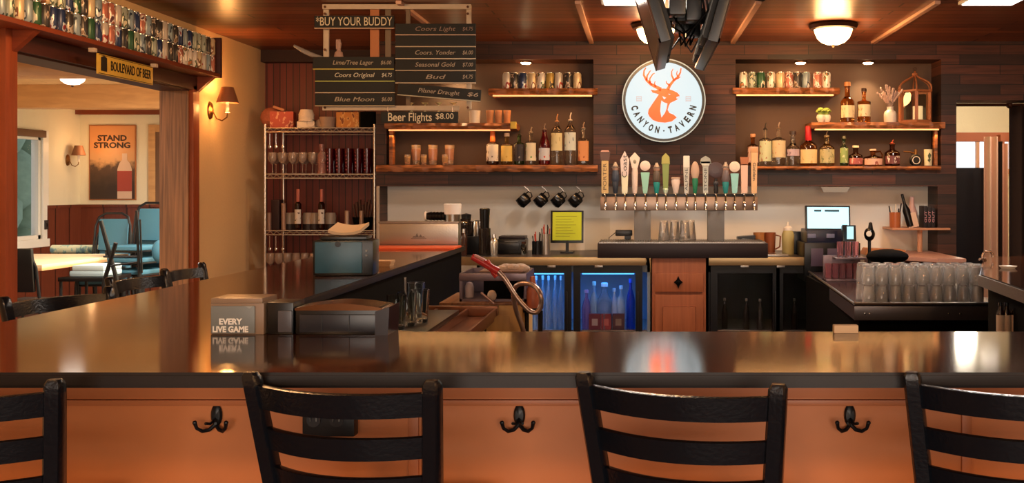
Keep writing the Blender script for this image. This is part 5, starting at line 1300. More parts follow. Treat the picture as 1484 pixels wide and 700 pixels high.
# thin white-framed glass edge at the right of the rack
one('wall_edge_strip', MB().box(wx(546, 7.8), wx(549, 7.8), 7.79, 7.828, .95, spz, .002), mat('pale_edge', 'b8a898', .4), 'thin pale edge strip at left end of the white back wall', 'strip')
# ------------------------------------------------------------------ wall lamps
def sconce(loc, rz, label, s=1):
    t = thing('wall_sconce', label, 'wall lamp', loc, rz, 'shaded wall lamps')     # local +x points away from the wall
    MB().lathe([(0, 0), (.045, 0), (.04, .012), (.015, .02), (0, .03)], 24, RY(PI/2), sx=1.5).build('back_plate', M_brass, t)
    pts = [(.02, 0, 0), (.05, 0, -.06), (.09, 0, -.075), (.125, 0, -.05), (.13, 0, -.02)]
    MB().tube(pts, .005, 8).build('arm', M_brass, t)
    MB().lathe([(0, -.02), (.02, -.018), (.012, -.012), (.012, .06), (0, .062)], 14, T((.13, 0, 0))).build('candle_sleeve', M_ceram, t)
    MB().lathe([(.078, .055), (.042, .17), (.0405, .17), (.0765, .055), (.078, .055)], 28, T((.13, 0, 0))).build('shade', mat('amber_shade', '86583c', .6, 0, .15), t)
    MB().sphere((.13, 0, .095), .014, 1, 1, 1.6, 10, 8).build('bulb', mat('lit_bulb', 'fff0d0', .5, emit='ffd090', es=14), t)
    t.scale = (s, s, s); return t
ys_ = 7.32
sconce((XL, ys_, wz(160, ys_)), 0, 'lit wall lamp with amber shade on the cream wall by the opening')
point((XL+.13, ys_, wz(160, ys_)+.20), 4.5, .03, 'ffb060'); point((XL+.13, ys_, wz(160, ys_)+.03), 4.0, .03, 'ffb060')
sconce((DX0, 13.45, 1.83), 0, 'small wall lamp beside the dining room window', 1.15)
point((DX0+.35, 13.4, 2.0), 3, .05, 'ffc080')

# ------------------------------------------------------------------ dining room
po = thing('poster', 'large poster reading STAND STRONG with a bottle, dining room wall', 'poster', ((wx(130, DY1)+wx(198, DY1))/2, DY1-.02, wz(290, DY1)))
hw, h_ = 34*DY1/F, wz(181, DY1)-wz(290, DY1)
MB().box(-hw, hw, 0, .018, 0, h_, .004).build('frame', mat('copper_poster_frame', 'a8683c', .5), po)
m, nt, b = newmat('poster_art'); L = nt.links.new
tc = nt.nodes.new('ShaderNodeTexCoord'); sp = nt.nodes.new('ShaderNodeSeparateXYZ'); n = nt.nodes.new('ShaderNodeTexNoise'); n.inputs['Scale'].default_value = 9; n.inputs['Detail'].default_value = 5
ad = nt.nodes.new('ShaderNodeMath'); ad.operation = 'MULTIPLY_ADD'; ad.inputs[1].default_value = .35; rp = nt.nodes.new('ShaderNodeValToRGB')
L(tc.outputs['Object'], sp.inputs[0]); L(tc.outputs['Object'], n.inputs['Vector']); L(n.outputs['Fac'], ad.inputs[0]); L(sp.outputs['Z'], ad.inputs[2]); L(ad.outputs[0], rp.inputs[0])
e = rp.color_ramp.elements; e[0].position = .35; e[0].color = lin('3a2a22'); e[1].position = .95; e[1].color = lin('d8955c')
x = e.new(.62); x.color = lin('5a4232'); x = e.new(.72); x.color = lin('d0a070')
L(rp.outputs[0], b.inputs['Base Color']); b.inputs['Roughness'].default_value = .5
MB().box(-hw+.015, hw-.015, -.003, 0, .015, h_-.015).build('print', m, po)
MB().text('STAND', .105, FACE(0, -.006, h_*.82), w=.40, off=.004).text('STRONG', .105, FACE(0, -.006, h_*.725), w=.50, off=.004).build('lettering', mat('poster_ink', '3a2418', .6), po)
bt = [(-.10, .02), (.10, .02), (.10, .42), (.075, .50), (.035, .55), (.035, .64), (-.035, .64), (-.035, .55), (-.075, .50), (-.10, .42)]
MB().prism([(x+.17, y) for x, y in bt], -.0055, -.004, 'XZ').build('printed_bottle', mat('poster_bottle', 'd8b8a0', .4), po)
MB().prism([(.07, .12), (.27, .12), (.27, .40), (.07, .40)], -.007, -.0056, 'XZ').build('printed_label', mat('poster_red', 'a8483c', .5), po)
wf = thing('mirror', 'wooden framed panel partly hidden by the oak post, dining room', 'mirror', (wx(226, DY1), DY1-.03, wz(302, DY1)))
MB().box(-.09, .0, 0, .03, 0, 1.15, .004).box(.0, .3, 0, .03, 1.05, 1.15, .004).build('frame', M_beam, wf)
MB().box(.0, .3, .015, .025, 0, 1.05).build('panel', mat('brown_panel', '7a5a44', .4), wf)
for i, (px, yy, lab) in enumerate(((105, 9.6, 'white dome light on the dining room ceiling'),)):
    t = thing('dining_ceiling_light', lab, 'light', (wx(px, yy), yy, DC))
    MB().lathe([(0, 0), (.11, 0), (.11, -.015), (.10, -.04), (.06, -.07), (0, -.08)], 32).build('dome', M_dome2, t)
    MB().sphere((0, 0, -.085), .014, u=10, v=8).build('finial', M_bronze, t)
def table(x0, x1, y0, y1, label, h=.75, tm=None):
    t = thing('dining_table', label, 'table', ((x0+x1)/2, (y0+y1)/2, 0))
    MB().box(x0, x1, y0, y1, h-.03, h, .006).build('top', tm or mat('pale_table_top', 'e8cfa8', .35), t, world=True)
    MB().box(x0-.001, x1+.001, y0-.001, y1+.001, h-.055, h-.028, .004).build('edge_band', M_beam, t, world=True)
    cx, cy = (x0+x1)/2, (y0+y1)/2
    MB().tube([(cx, cy, .04), (cx, cy, h-.05)], .04, 12).build('pedestal', M_black, t, world=True)
    MB().box(cx-.3, cx+.3, cy-.03, cy+.03, 0, .04, .01).box(cx-.03, cx+.03, cy-.3, cy+.3, 0, .04, .01).build('foot', M_black, t, world=True)
    return t
table(-7.0, wx(110, 9.7), 9.15, 10.7, 'pale wooden dining table by the window')
table(wx(108, 11.5)+.1, wx(222, 11.5), 11.0, 12.2, 'dark dining table holding the rolled cloths', .72, mat('dark_table_top', '2a2220', .35))
def dchair(label, name='dining_chair'):
    t = thing(name, label, 'chair', (0, 0, 0), 0, 'stacking dining chairs')
    for s_ in (-1, 1):
        MB().tube([(s_*.20, .2, 0), (s_*.19, .18, .44)], .012, 8).build('leg', M_black, t)
    q = MB().tube([(-.2, -.25, 0), (-.19, -.19, .44), (-.18, -.24, .78), (-.15, -.26, .88), (-.08, -.27, .92), (.08, -.27, .92), (.15, -.26, .88), (.18, -.24, .78), (.19, -.19, .44), (.2, -.25, 0)], .013, 8)
    q.tube([(-.19, -.19, .43), (-.19, .19, .43), (.19, .19, .43), (.19, -.19, .43)], .011, 8).build('frame', M_black, t)
    MB().box(-.2, .2, -.19, .21, .44, .485, .018).build('seat', M_teal, t)
    MB().box(-.15, .15, -.02, .02, 0, .34, .015, T((0, -.235, .52)) @ RX(.12)).build('backrest', M_teal, t)
    return t
dc0 = dchair('teal dining chair, bottom of the left stack')
def pos_ch(o, x, y, z, rz): o.location = (x, y, z); o.rotation_euler = (0, 0, rz)
sx1_, sx2_ = wx(147, 10.6), wx(195, 10.4)
pos_ch(dc0, sx1_, 10.7, 0, PI+.1)
dup(dc0, (sx1_, 10.67, .13), PI+.1, 'teal dining chair, middle of the left stack')
dup(dc0, (sx1_, 10.64, .26), PI+.1, 'teal dining chair, top of the left stack')
for k in range(4): dup(dc0, (sx2_, 10.5-.03*k, .125*k), PI-.2, 'teal dining chair, %s of the right stack' % ('bottom', 'second from bottom', 'second from top', 'top')[k])
bc = dchair('black-backed dining chair in front of the pale table')
bc.location = (wx(46, 8.7), 8.7, 0); bc.rotation_euler = (0, 0, 0)
for ch in bc.children:
    if ch.name.startswith(('seat', 'backrest')): ch.data.materials[0] = M_blackp
    if ch.name.startswith('backrest'): ch.data.transform(Matrix.Diagonal((1.15, 1, 1.1, 1)))
# rolled cloths on the table
for i, (px0, px1, py, c, lab) in enumerate(((76, 150, 355, 'b8c8a0', 'long rolled patterned cloth on the dark table'), (104, 150, 389, 'a8b8bc', 'upper pale folded cloth on the low stack'), (100, 150, 397, '9cb0b8', 'lower pale folded cloth on the low stack'))):
    Yk = 10.9 if i == 0 else 9.6
    Y2 = 11.15 if i == 0 else 9.6
    if i == 0:
        zz = .72
        o = MB().tube([(wx(px0, Y2), Y2, zz+.05), (wx(px1, Y2), Y2, zz+.05)], .05, 14)
        one('rolled_cloth', o, printed('patterned_cloth', 'c8ccb0', '8fb0a8', '6a8a98', .8, 0, 14), lab, 'cloth')
    else:
        zz = wz(py+4, 9.6); one('folded_cloth', MB().box(wx(px0, 9.6), wx(px1, 9.6), 9.6, 9.95, zz, zz+.055, .02), mat('fold_'+c, c, .9), lab, 'cloth')
t = thing('serving_trolley', 'black low trolley carrying folded cloths in the dining room', 'trolley', ((wx(90, 9.6)+wx(155, 9.6))/2, 9.75, 0))
zz = wz(401, 9.6)-.003
MB().box(wx(88, 9.6), wx(156, 9.6), 9.55, 10.05, zz-.04, zz, .006).build('top', M_blackp, t, world=True)
for a in (90, 154):
    for y in (9.58, 10.02): MB().tube([(wx(a, 9.6), y, 0), (wx(a, 9.6), y, zz-.03)], .015, 8).build('leg', M_black, t, world=True)
# black folded stand crossing in front of the stacks
t = thing('folding_stand', 'black folded tray stand leaning before the chair stacks', 'stand', (wx(158, 8.6), 8.6, 0))
def leg_line(a, b_, w_, nm='leg'):
    (x0, y0), (x1, y1) = a, b_
    MB().tube([(wx(x0, 8.6), 8.6, wz(y0, 8.6)), (wx(x1, 8.6), 8.62, wz(y1, 8.6))], w_, 8).build(nm, M_black, t, world=True)
leg_line((146, 320), (168, 408), .018); leg_line((168, 352), (150, 405), .018); leg_line((150, 372), (198, 372), .008, 'bar'); leg_line((160, 385), (198, 380), .008, 'bar')
leg_line((198, 305), (200, 400), .012); leg_line((203, 318), (204, 396), .008)
MB().tube([(wx(150, 8.6), 8.6, wz(404, 8.6)), (wx(150, 8.6), 8.6, 0)], .014, 8).tube([(wx(200, 8.6), 8.61, wz(400, 8.6)), (wx(200, 8.6), 8.61, 0)], .014, 8).tube([(wx(168, 8.6), 8.62, wz(407, 8.6)), (wx(168, 8.6), 8.62, 0)], .014, 8).build('leg', M_black, t, world=True)
t = thing('light_switch', 'small dark outlet on the window side wall', 'outlet', (DX0+.026, 12.92, .98))
MB().box(0, .012, -.04, .04, -.06, .06, .004).build('plate', mat('dark_outlet', '3a3430', .4), t)
MB().box(.012, .016, -.01, .01, -.025, .025, .002).build('socket', M_blackp, t)
one('teal_cushion', MB().sphere((wx(232, 10.3), 10.3, .80), .12, .7, .5, 1, 14, 10), M_teal, 'small patch of teal cushion beside the oak post', 'cushion')
# hedge outside the window
hd = MB()
for k in range(150): hd.sphere((-9.6+random.uniform(-.3, .3), 10.8+random.uniform(0, 8), random.uniform(0, 3.6)), random.uniform(.4, .6), u=10, v=7)
o = hd.build('garden_hedge', M_greenery); o['kind'] = 'stuff'; tag(recenter(o), 'pale green hedge outside the dining room window', 'hedge')

# ------------------------------------------------------------------ underbar between the bar and the back counter
yt_ = 4.75
yc_ = thing('maple_cabinet', 'pale maple cabinet behind the bar under the soda gun', 'cabinet', (wx(700, yt_), yt_, 0))
x0, x1 = wx(640, yt_), wx(757, yt_); zc_ = wz(442, yt_)
MB().box(x0, x1, yt_, yt_+.45, 0, zc_, .004).build('body', M_maple, yc_, world=True)
MB().box(x0-.01, x1+.01, yt_-.01, yt_+.46, zc_, zc_+.012, .003).build('top_edge', M_oak, yc_, world=True)
MB().box(wx(712, yt_), wx(739, yt_), yt_-.006, yt_, .3, wz(457, yt_), .002).build('door', M_maple, yc_, world=True)
ub_ = thing('steel_ice_bin', 'open grey steel bin with dark well on maple cabinet', 'steel bin', (wx(716, yt_), yt_, zc_+.013))
x0, x1 = wx(664, yt_), wx(762, yt_); zt2 = wz(397, yt_)
pm = mat('plum_steel', '7a6a70', .35, .7)
MB().box(x0, x1, yt_+.36, yt_+.38, zc_+.013, zt2).box(x0, x0+.012, yt_+.03, yt_+.38, zc_+.013, zt2).box(x1-.012, x1, yt_+.03, yt_+.38, zc_+.013, zt2).box(x0, x1, yt_+.03, yt_+.38, zc_+.013, zc_+.025).box(x0, x1, yt_+.02, yt_+.04, zt2-.035, zt2, .003).build('shell', pm, ub_, world=True)
MB().box(wx(698, yt_), wx(755, yt_), yt_+.05, yt_+.30, zc_+.03, zc_+.12, .01).build('dark_well', M_blackr, ub_, world=True)
one('white_bottle_cap', MB().lathe([(0, 0), (.022, 0), (.024, .05), (.014, .07), (0, .075)], 14, T((wx(675, yt_), yt_+.1, zc_+.026))), mat('pale_grey', 'b8a8a8', .4), 'small pale bottle inside the steel bin, left side', 'bottle')
one('white_scoop', MB().sphere((wx(713, yt_), yt_+.0, zc_+.045), .022, 1, .5, 1.2), mat('tan_white', 'd0b8a0', .5), 'small pale scoop hanging on the steel bin front', 'scoop')
one('tongs', MB().tube([(wx(697, yt_-.03), yt_-.03, wz(423, yt_)), (wx(716, yt_-.03), yt_-.03, wz(439, yt_))], .006, 8), mat('pinkish_steel', 'b89c98', .3, .6), 'pinkish metal tongs leaning on the steel bin', 'tongs')
rg = MB()
for k in range(7): rg.sphere((wx(728+k*5, yt_+.1), yt_+.12+.01*(k % 3), zt2+.016+.006*(k % 2)), .026, 1.3, 1, .7, 10, 7)
one('bar_rag', rg, mat('rag_white', 'd0bcac', .95, bump=1, bscale=50), 'crumpled pale bar rag on top of the steel bin', 'rag')
one('brown_tray', MB().box(wx(692, yt_), wx(756, yt_), yt_+.06, yt_+.34, zt2+.001, zt2+.010, .003), mat('brown_tray', '8a6a58', .5), 'thin brown tray under the bar rag', 'tray')
# soda gun
ysg = 4.5
gn = thing('soda_gun', 'red-handled soda gun on a looping steel hose', 'soda gun', (wx(775, ysg), ysg, .5))
def PP(px, py, dy=0): return (wx(px, ysg+dy), ysg+dy, wz(py, ysg+dy))
hp = [PP(718, 390), PP(732, 405), PP(744, 424), PP(756, 440), PP(768, 451), PP(778, 452), PP(784, 441), PP(783, 426), PP(776, 416, .03), PP(764, 411, .06), PP(750, 413, .09), PP(744, 425, .12), PP(748, 450, .14), PP(757, 475, .15), PP(762, 500, .16), PP(765, 560, .16)]
# smooth the hose
sm = []
for i in range(len(hp)-1):
    p0, p1, p2, p3 = [Vector(hp[max(0, min(len(hp)-1, i+k))]) for k in (-1, 0, 1, 2)]
    for j in range(6):
        u = j/6; sm.append(.5*((2*p1)+(-p0+p2)*u+(2*p0-5*p1+4*p2-p3)*u*u+(-p0+3*p1-3*p2+p3)*u**3))
rad = [.0105+.0012*(i % 2) for i in range(len(sm))]
MB().tube(sm, rad, 10).build('hose', mat('ribbed_hose', 'b0988c', .3, .7), gn, world=True)
MB().tube([PP(684, 372), PP(700, 380), PP(712, 388), PP(722, 394)], [.014, .018, .017, .020], 12).build('red_handle', mat('cherry_red', 'b83434', .3), gn, world=True)
MB().tube([PP(706, 377), PP(716, 396), PP(720, 401)], [.010, .013, .012], 8).build('holster_clip', mat('cherry_red', 'b83434', .3), gn, world=True)
MB().tube([PP(688, 370, -.015), PP(702, 377, -.018)], .007, 8).build('button_strip', mat('pinkish_button', 'd0948c', .4), gn, world=True)
# copper jug and bits under the hose loop
one('copper_bottle', MB().lathe([(0, 0), (.032, 0), (.032, .08), (.014, .12), (.012, .15), (0, .152)], 16, T((wx(772, 4.8), 4.8, wz(446, 4.8)))), mat('copper_label', 'b8684c', .4), 'copper-coloured bottle seen through the hose loop', 'bottle')
one('purple_bottle', MB().lathe([(0, 0), (.025, 0), (.026, .07), (.012, .10), (.011, .13), (0, .132)], 16, T((wx(764, 4.86), 4.86, wz(446, 4.86)))), mat('mauve_label', '8a7a98', .4), 'mauve bottle behind the soda gun hose', 'bottle')
bs = thing('bottle_stand', 'narrow dark stand beside maple cabinet holding two bottles', 'stand', (wx(772, 4.83), 4.83, 0))
MB().box(wx(760, 4.83), wx(784, 4.83), 4.77, 4.95, wz(446, 4.8)-.02, wz(446, 4.8)-.001, .003).build('top', M_blackp, bs, world=True)
for a in (762, 782): MB().tube([(wx(a, 4.83), 4.86, 0), (wx(a, 4.83), 4.86, wz(446, 4.8)-.02)], .012, 8).build('leg', M_black, bs, world=True)
# drainboard / drink rail station
dz = .86
db = thing('drainboard', 'brown metal drainboard station along the bar with dividers', 'drainboard', (-.90, 4.3, 0))
bm_ = mat('bronze_steel', '8a5a40', .28, .7)
MB().box(-1.15, wx(716, 4.65)+.0, 3.2, 4.66, dz-.03, dz, .003).build('surface', bm_, db, world=True)
for a in (-1.08, -.94, -.80, -.67): MB().box(a-.006, a+.006, 3.2, 4.66, dz, dz+.035, .002).build('divider', bm_, db, world=True)
MB().box(-1.15, -.66, 4.62, 4.66, dz, dz+.045, .003).build('back_rail', bm_, db, world=True)
for a in (-1.1, -.72):
    for y in (3.3, 4.55): MB().tube([(a, y, 0), (a, y, dz-.03)], .02, 8).build('leg', M_black, db, world=True)
for i, (px, ytop, yy) in enumerate(((609, 424, 4.0), (590, 436, 3.9), (575, 438, 3.8), (603, 400, 4.3))):
    lab = ('ribbed pint glass standing behind the caddy, rightmost', 'ribbed glass on the drainboard, second from right', 'ribbed glass on the drainboard, nearest the caddy wing', 'ribbed glass on the drainboard, farthest back')[i]
    hgt = .135; zb = .915
    if i == 0:
        rg_ = thing('ribbed_glass', lab, 'glass', (wx(px, yy), yy, zb), 0, 'ribbed glasses on the drainboard')
        b = bmesh.new(); rings = []
        for r, z in ((.0, .0), (.028, 0), (.030, .01), (.036, .13), (.0335, .13), (.027, .014), (0, .012)):
            if r == 0: rings.append([b.verts.new((0, 0, z))]); continue
            rings.append([b.verts.new((r*(1+.05*(k % 2))*math.cos(k*2*PI/24), r*(1+.05*(k % 2))*math.sin(k*2*PI/24), z)) for k in range(24)])
        for A, B in zip(rings, rings[1:]):
            for k in range(24):
                j = (k+1) % 24
                if len(A) == 1: b.faces.new((A[0], B[k], B[j]))
                elif len(B) == 1: b.faces.new((A[k], A[j], B[0]))
                else: b.faces.new((A[k], A[j], B[j], B[k]))
        bmesh.ops.recalc_face_normals(b, faces=list(b.faces))
        q = MB(); q._app(b); q.build('cup', M_glass, rg_)
    else: dup(rg_, (wx(px, yy), yy, zb), label=lab)
gs = thing('glass_rack', 'low black rack holding ribbed glasses on the drainboard', 'rack', (-.93, 4.05, dz+.035))
MB().box(-1.13, -.80, 3.70, 4.42, .036+dz, dz+.054, .003).build('tray', M_blackp, gs, world=True)
one('silver_tube', MB().tube([(wx(587, 4.36), 4.36, dz+.055), (wx(587, 4.36), 4.36, wz(402, 4.36))], .007, 10), M_steel, 'short silver tube standing behind the ribbed glasses', 'tube')
# right underbar: glass table with two tiers of glass mugs
gt = thing('underbar_table', 'dark steel underbar table carrying the stacked glasses', 'table', (1.5, 5.9, 0))
gz = .85
tm = mat('purple_brown_steel', '3a2c30', .25, .5)
MB().prism([(1.11, 5.20), (1.90, 5.20), (1.90, 7.05), (1.21, 7.19)], gz-.012, gz, 'XY', bev=.003).build('top', tm, gt, world=True)
MB().box(1.11, 1.90, 5.19, 5.205, gz-.085, gz-.012, .003).build('front_apron', mat('dark_steel', '807a7c', .3, .8), gt, world=True)
MB().tube([(1.11, 5.19, gz+.002), (1.90, 5.19, gz+.002)], .008, 8).tube([(1.11, 5.19, gz+.002), (1.21, 7.17, gz+.002)], .008, 8).build('rolled_edge', M_steel, gt, world=True)
MB().prism([(1.115, 5.21), (1.13, 5.21), (1.225, 7.17), (1.21, 7.17)], gz-.085, gz-.012, 'XY').build('side_apron', mat('dark_steel', '807a7c', .3, .8), gt, world=True)
for x in (1.165, 1.19, 1.60, 1.66): MB().lathe([(0, 0), (.006, 0), (.004, .004), (0, .005)], 10, T((x, 5.19, gz-.05)) @ RX(PI/2)).build('rivet', M_chrome, gt, world=True)
MB().box(1.16, 1.88, 5.3, 7.0, .0, gz-.012).build('base_panel', M_blackr, gt, world=True)
mugp = None
gh = .098
for tier in range(2):
    for row in range(3):
        for i in range(9):
            yy = 5.27+.073*row; x = 1.20+.0715*i+(.02 if row % 2 else 0)+random.uniform(-.003, .003)
            zz = gz+.001+tier*(gh+.001)
            if x > 1.80: continue
            lab = 'clear glass in the %s tier of the stack, %s row, %s' % ('upper' if tier else 'lower', ('front', 'second', 'back')[row], ORD[i])
            if mugp is None:
                mugp = thing('stacked_glass', lab, 'glass', (x, yy, zz), 0, 'stacked clear glasses on the underbar table')
                MB().lathe([(0, gh), (.024, gh), (.028, gh-.006), (.030, gh*.62), (.033, gh*.55), (.0335, .0), (.0305, .0), (.030, gh*.5), (.026, gh*.62), (.024, gh-.014), (0, gh-.014)], 16).build('cup', mat('bar_glass', 'ffffff', .05, 0, .8), mugp)
            else: dup(mugp, (x, yy, zz), label=lab)
# pink syrup glasses on a small rack
sr = thing('glass_shelf', 'small tiered rack of pinkish glasses in front of the register', 'rack', (wx(1222, 6.5), 6.5, gz+.001))
MB().box(-.12, .12, -.06, .08, 0, .012, .003).box(-.12, .12, .05, .07, 0, .16, .003).box(-.06, .14, -.06, .08, .14, .152, .003).build('rack', mat('plum_steel', '7a6a70', .35, .7), sr)
pk = None
for i, (dx, dy) in enumerate(((-.10, -.02), (-.055, -.02), (-.01, -.02), (.035, -.02), (.08, -.02))):
    lab = 'small pinkish glass on the rack before the register, %s' % ORD[i]
    loc = (sr.location.x+dx, 6.5+dy, gz+.014)
    if pk is None: pk = tumbler(loc, .019, .10, M_pink, lab, 'pinkish glasses before the register', 'pink_glass')
    else: dup(pk, loc, label=lab)
for i, dx in enumerate((-.02, .03, .08)): dup(pk, (sr.location.x+dx, 6.5, gz+.154), label='small pinkish glass on the upper rack tier, %s' % ('left', 'middle', 'right')[i])
one('folded_black_cloth', MB().sphere((wx(1292, 6.0), 6.1, wz(378, 6.0)+.02), .10, 1.3, 1, .45), M_blackr, 'black cloth bundle behind the stacked glasses', 'cloth')
one('black_stand', MB().box(wx(1275, 6.0), wx(1308, 6.0), 6.0, 6.2, gz+.001, wz(378, 6.0)-.03, .004), M_blackr, 'plain black box under the black cloth bundle', 'box')
# mixer bottles in the rail at the right
rl = thing('speed_rail', 'black bottle rail below the right arm of the bar', 'bottle rail', (1.52, 4.0, .5))
MB().box(1.40, 1.66, 3.98, 4.16, .80, .815, .002).box(1.40, 1.66, 3.975, 3.985, .80, .85, .002).build('tray', M_black, rl, world=True)
rl.location.z = .8; 
for ch in rl.children: ch.location.z -= .3
mx_ = None
for i, px in enumerate((1450, 1459, 1471, 1483)):
    lab = 'small bottle with beige label in the rail, %s' % ('leftmost', 'second from left', 'third from left', 'rightmost')[i]
    loc = (wx(px, 4.05), 4.05, .816)
    if mx_ is None:
        mx_ = thing('mixer_bottle', lab, 'bottle', loc, 0, 'beige-labelled bottles in the rail')
        MB().lathe([(0, 0), (.0155, 0), (.016, .13), (.008, .148), (.0075, .16), (0, .16)], 14).build('body', M_dark, mx_)
        MB().lathe([(.0162, .055), (.0167, .055), (.0167, .122), (.0162, .122), (.0162, .055)], 14).build('label', mat('beige_label', 'e0c8b0', .7), mx_)
        MB().lathe([(0, .16), (.009, .16), (.009, .172), (0, .172)], 12).build('cap', M_chrome, mx_)
    else: dup(mx_, loc, label=lab)
# faucet at the far end of the right arm
t = thing('rinse_faucet', 'small arched chrome faucet at the far end of right bar arm', 'faucet', (wx(1432, 5.3), 5.3, BT))
MB().tube([(-.03, 0, 0), (-.03, 0, .025), (-.018, 0, .045), (.012, 0, .045), (.025, 0, .03), (.025, 0, .015)], .007, 10).lathe([(0, 0), (.022, 0), (.018, .01), (0, .01)], 16, T((-.03, 0, 0))).build('spout', mat('dull_brass_chrome', 'a08878', .25, .8), t)
t = thing('small_dish', 'small pale dish on the far right bar arm', 'dish', (wx(1461, 4.75), 4.75, BT))
MB().lathe([(0, 0), (.03, 0), (.042, .012), (.039, .012), (.028, .004), (0, .004)], 24).build('dish', M_ceram, t)

# ------------------------------------------------------------------ side doorway: rod, curtains
rd = thing('curtain_rod', 'dark metal curtain rod across the side doorway', 'curtain rod', (3.0, 7.9, 2.1))
MB().tube([(xb+.0, 8.2, wz(152, 8.2)), (3.75, 8.2, wz(152, 8.2))], .013, 10).build('rod', M_bronze, rd, world=True)
for px in (1463,): MB().sphere((wx(px, 8.2), 8.2, wz(152, 8.2)), .03, u=12, v=8).build('bracket', M_bronze, rd, world=True)
def curtain(x0, x1, y, z0, z1, waves, amp, label, m_, th=.006):
    b = bmesh.new(); n = waves*10; rings = []
    for i in range(n+1):
        u = i/n; x = x0+(x1-x0)*u; yy = y+amp*math.sin(u*waves*2*PI)
        row = [b.verts.new((x, yy+o_, z)) for o_, z in ((0, z0), (0, (z0+z1)/2), (0, z1), (th, z1), (th, (z0+z1)/2), (th, z0))]
        rings.append(row)
    for A, B in zip(rings, rings[1:]):
        for k in range(6): b.faces.new((A[k], A[(k+1) % 6], B[(k+1) % 6], B[k]))
    b.faces.new(rings[0]); b.faces.new(rings[-1][::-1]); bmesh.ops.recalc_face_normals(b, faces=list(b.faces))
    q = MB(); q._app(b); return one('curtain', q, m_, label, 'curtain')
curtain(wx(1464, 8.2), 3.72, 8.22, .02, wz(150, 8.2), 6, .035, 'dark brown curtain at the right side of the doorway', mat('dark_brown_fabric', '2c1c16', .9))
curtain(wx(1426, 9.3), wx(1446, 9.3), 9.3, .02, wz(198, 9.3), 2, .03, 'pale pink curtain hanging past the doorway, left', mat('pale_pink_fabric', 'e8c4ae', .85))
curtain(wx(1447, 9.5), wx(1453, 9.5), 9.5, .02, wz(205, 9.5), 1, .02, 'narrow dark curtain between the pink ones', mat('dark_brown_fabric', '2c1c16', .9))
curtain(wx(1453, 9.3), wx(1461, 9.3), 9.3, .02, wz(208, 9.3), 1, .02, 'narrow pale pink curtain past the doorway, right', mat('pink_fabric', 'd8a890', .85))
struct('trim_16', MB().box(wx(1450, 9.6), wx(1456, 9.6), 9.6, 9.7, 0, wz(195, 9.6)).box(2.4, 5, 9.7, 9.8, wz(205, 9.7), wz(192, 9.7)), mat('orange_wood_trim', 'b86a44', .5))
t = thing('side_room_light', 'small white ceiling fixture in the room past the doorway', 'light', (wx(1434, 10.5), 10.5, 2.45))
MB().lathe([(0, 0), (.09, 0), (.1, .03), (.06, .06), (0, .06)], 20).build('shade', M_dome2, t)
MB().tube([(0, 0, .06), (0, 0, .17)], .01, 8).build('stem', M_bronze, t)
point((3.4, 10.6, 2.2), 30, .15, 'fff0d8')
# ceiling lamp fixtures of the seating side (behind the camera) with their light
for x in (-1.6, 1.4, 3.6):
    t = thing('ceiling_light', 'domed ceiling light over the seating side of the bar', 'light', (x, .3, CEIL), 0, 'domed ceiling lights over the seats')
    MB().lathe([(0, 0), (.165, 0), (.172, -.012), (.160, -.035), (.135, -.042), (.13, -.03), (0, -.03)], 30).build('bronze_ring', M_bronze, t)
    MB().lathe([(.132, -.036), (.128, -.06), (.11, -.10), (.08, -.128), (.04, -.143), (0, -.147)], 24).build('glass_dome', M_dome, t)
    point((x, .3, CEIL-.26), 36, .12, 'ffc080')

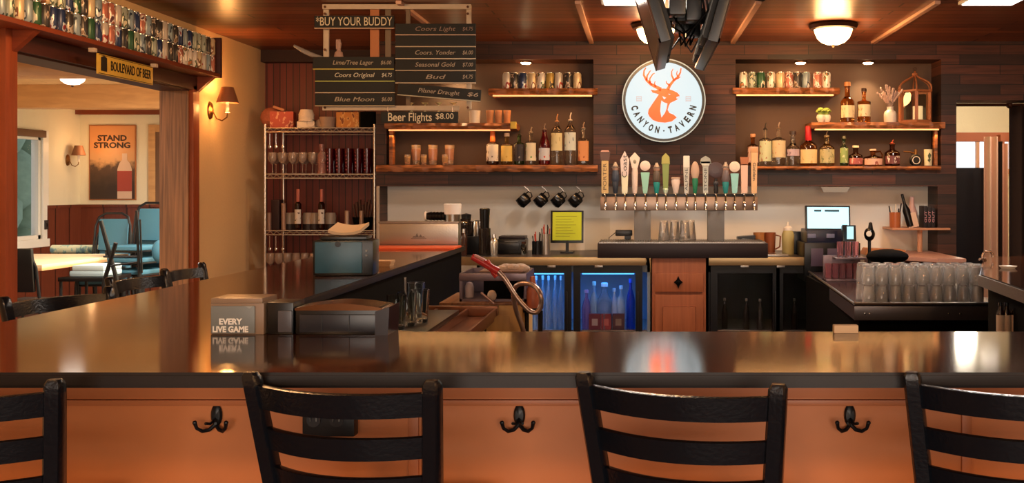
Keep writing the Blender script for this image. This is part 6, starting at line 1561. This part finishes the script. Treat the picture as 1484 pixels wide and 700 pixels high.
# ------------------------------------------------------------------ light of the rooms
area((wx(905, 5.9), 5.9, CEIL-.05), 14, .3, .5, 'ffeede')
area((wx(1426, 5.9), 5.9, CEIL-.05), 26, .3, .5, 'ffeede')
area((.3, -3.0, 1.3), 112, 4.5, 1.5, 'ffeedc', (PI/2, 0, 0), 'front_fill')  # added unseen fill behind the camera, brightens the bar front
wf3 = MB().box(-2.05, 2.65, -3.2, -3.1, .45, .55, .01).box(-2.05, 2.65, -3.2, -3.1, 2.05, 2.15, .01)  # unseen frame made up to go with the fill light
for xx in (-2.05, -.55, 1.05, 2.55): wf3.box(xx, xx+.1, -3.2, -3.1, .45, 2.15, .01)
struct('fill_light_frame', wf3, mat('white_window_frame', 'e6e2da', .4))
# LED strips shine down and forward
for a, b_, py, k in ((713, 858, 139, 1), (562, 740, 189, 1), (1067, 1210, 138, 1), (1181, 1362, 188, 1)):
    x0, x1 = wx(a, 7.8), wx(b_, 7.8)
    area(((x0+x1)/2, 7.83, wz(py+5, 7.8)-.012), 1.6*(x1-x0), x1-x0, .03, 'ffba70', name='strip_light')
# sign glow
# dining room: added area lights kept out of view, no fixtures
for x, y in ((-4.0, 11.4), (-4.0, 9.2), (-5.4, 5.6)): area((x, y, DC-.15), 105, .5, .5, 'fff2e0')
# side room window daylight
area((4.3, 12.9, 1.9), 4.5, 1.6, 1.0, 'eaf4ff', (-PI/2, 0, 0), 'daylight')
point((3.6, 8.65, 2.2), 18, .1, 'ffe0c0')  # added point light out of view, brightens the pink curtains
# added warm fill out of view, brightens the cream wall
point((-2.0, 4.7, CEIL-.06), 36, .12, 'ffc080')

wd = bpy.data.worlds.new('world'); bpy.context.scene.world = wd; wd.use_nodes = True
wd.node_tree.nodes['Background'].inputs[0].default_value = (.75, .88, 1, 1); wd.node_tree.nodes['Background'].inputs[1].default_value = .7

cam = bpy.data.cameras.new('camera'); co = bpy.data.objects.new('camera', cam); COL.objects.link(co)
cam.sensor_width = 36; cam.lens = F*36/1484; cam.shift_x = (742-928)/1484; cam.shift_y = -(350-273)/1484
cam.clip_start = .05; cam.clip_end = 60
co.location = (0, 0, EYE); co.rotation_euler = (PI/2, 0, 0)
sc_ = bpy.context.scene; sc_.camera = co
sc_.view_settings.view_transform = 'Standard'; sc_.view_settings.look = 'None'; sc_.view_settings.gamma = 1
sc_.view_settings.use_curve_mapping = False; sc_.view_settings.exposure = 0.45
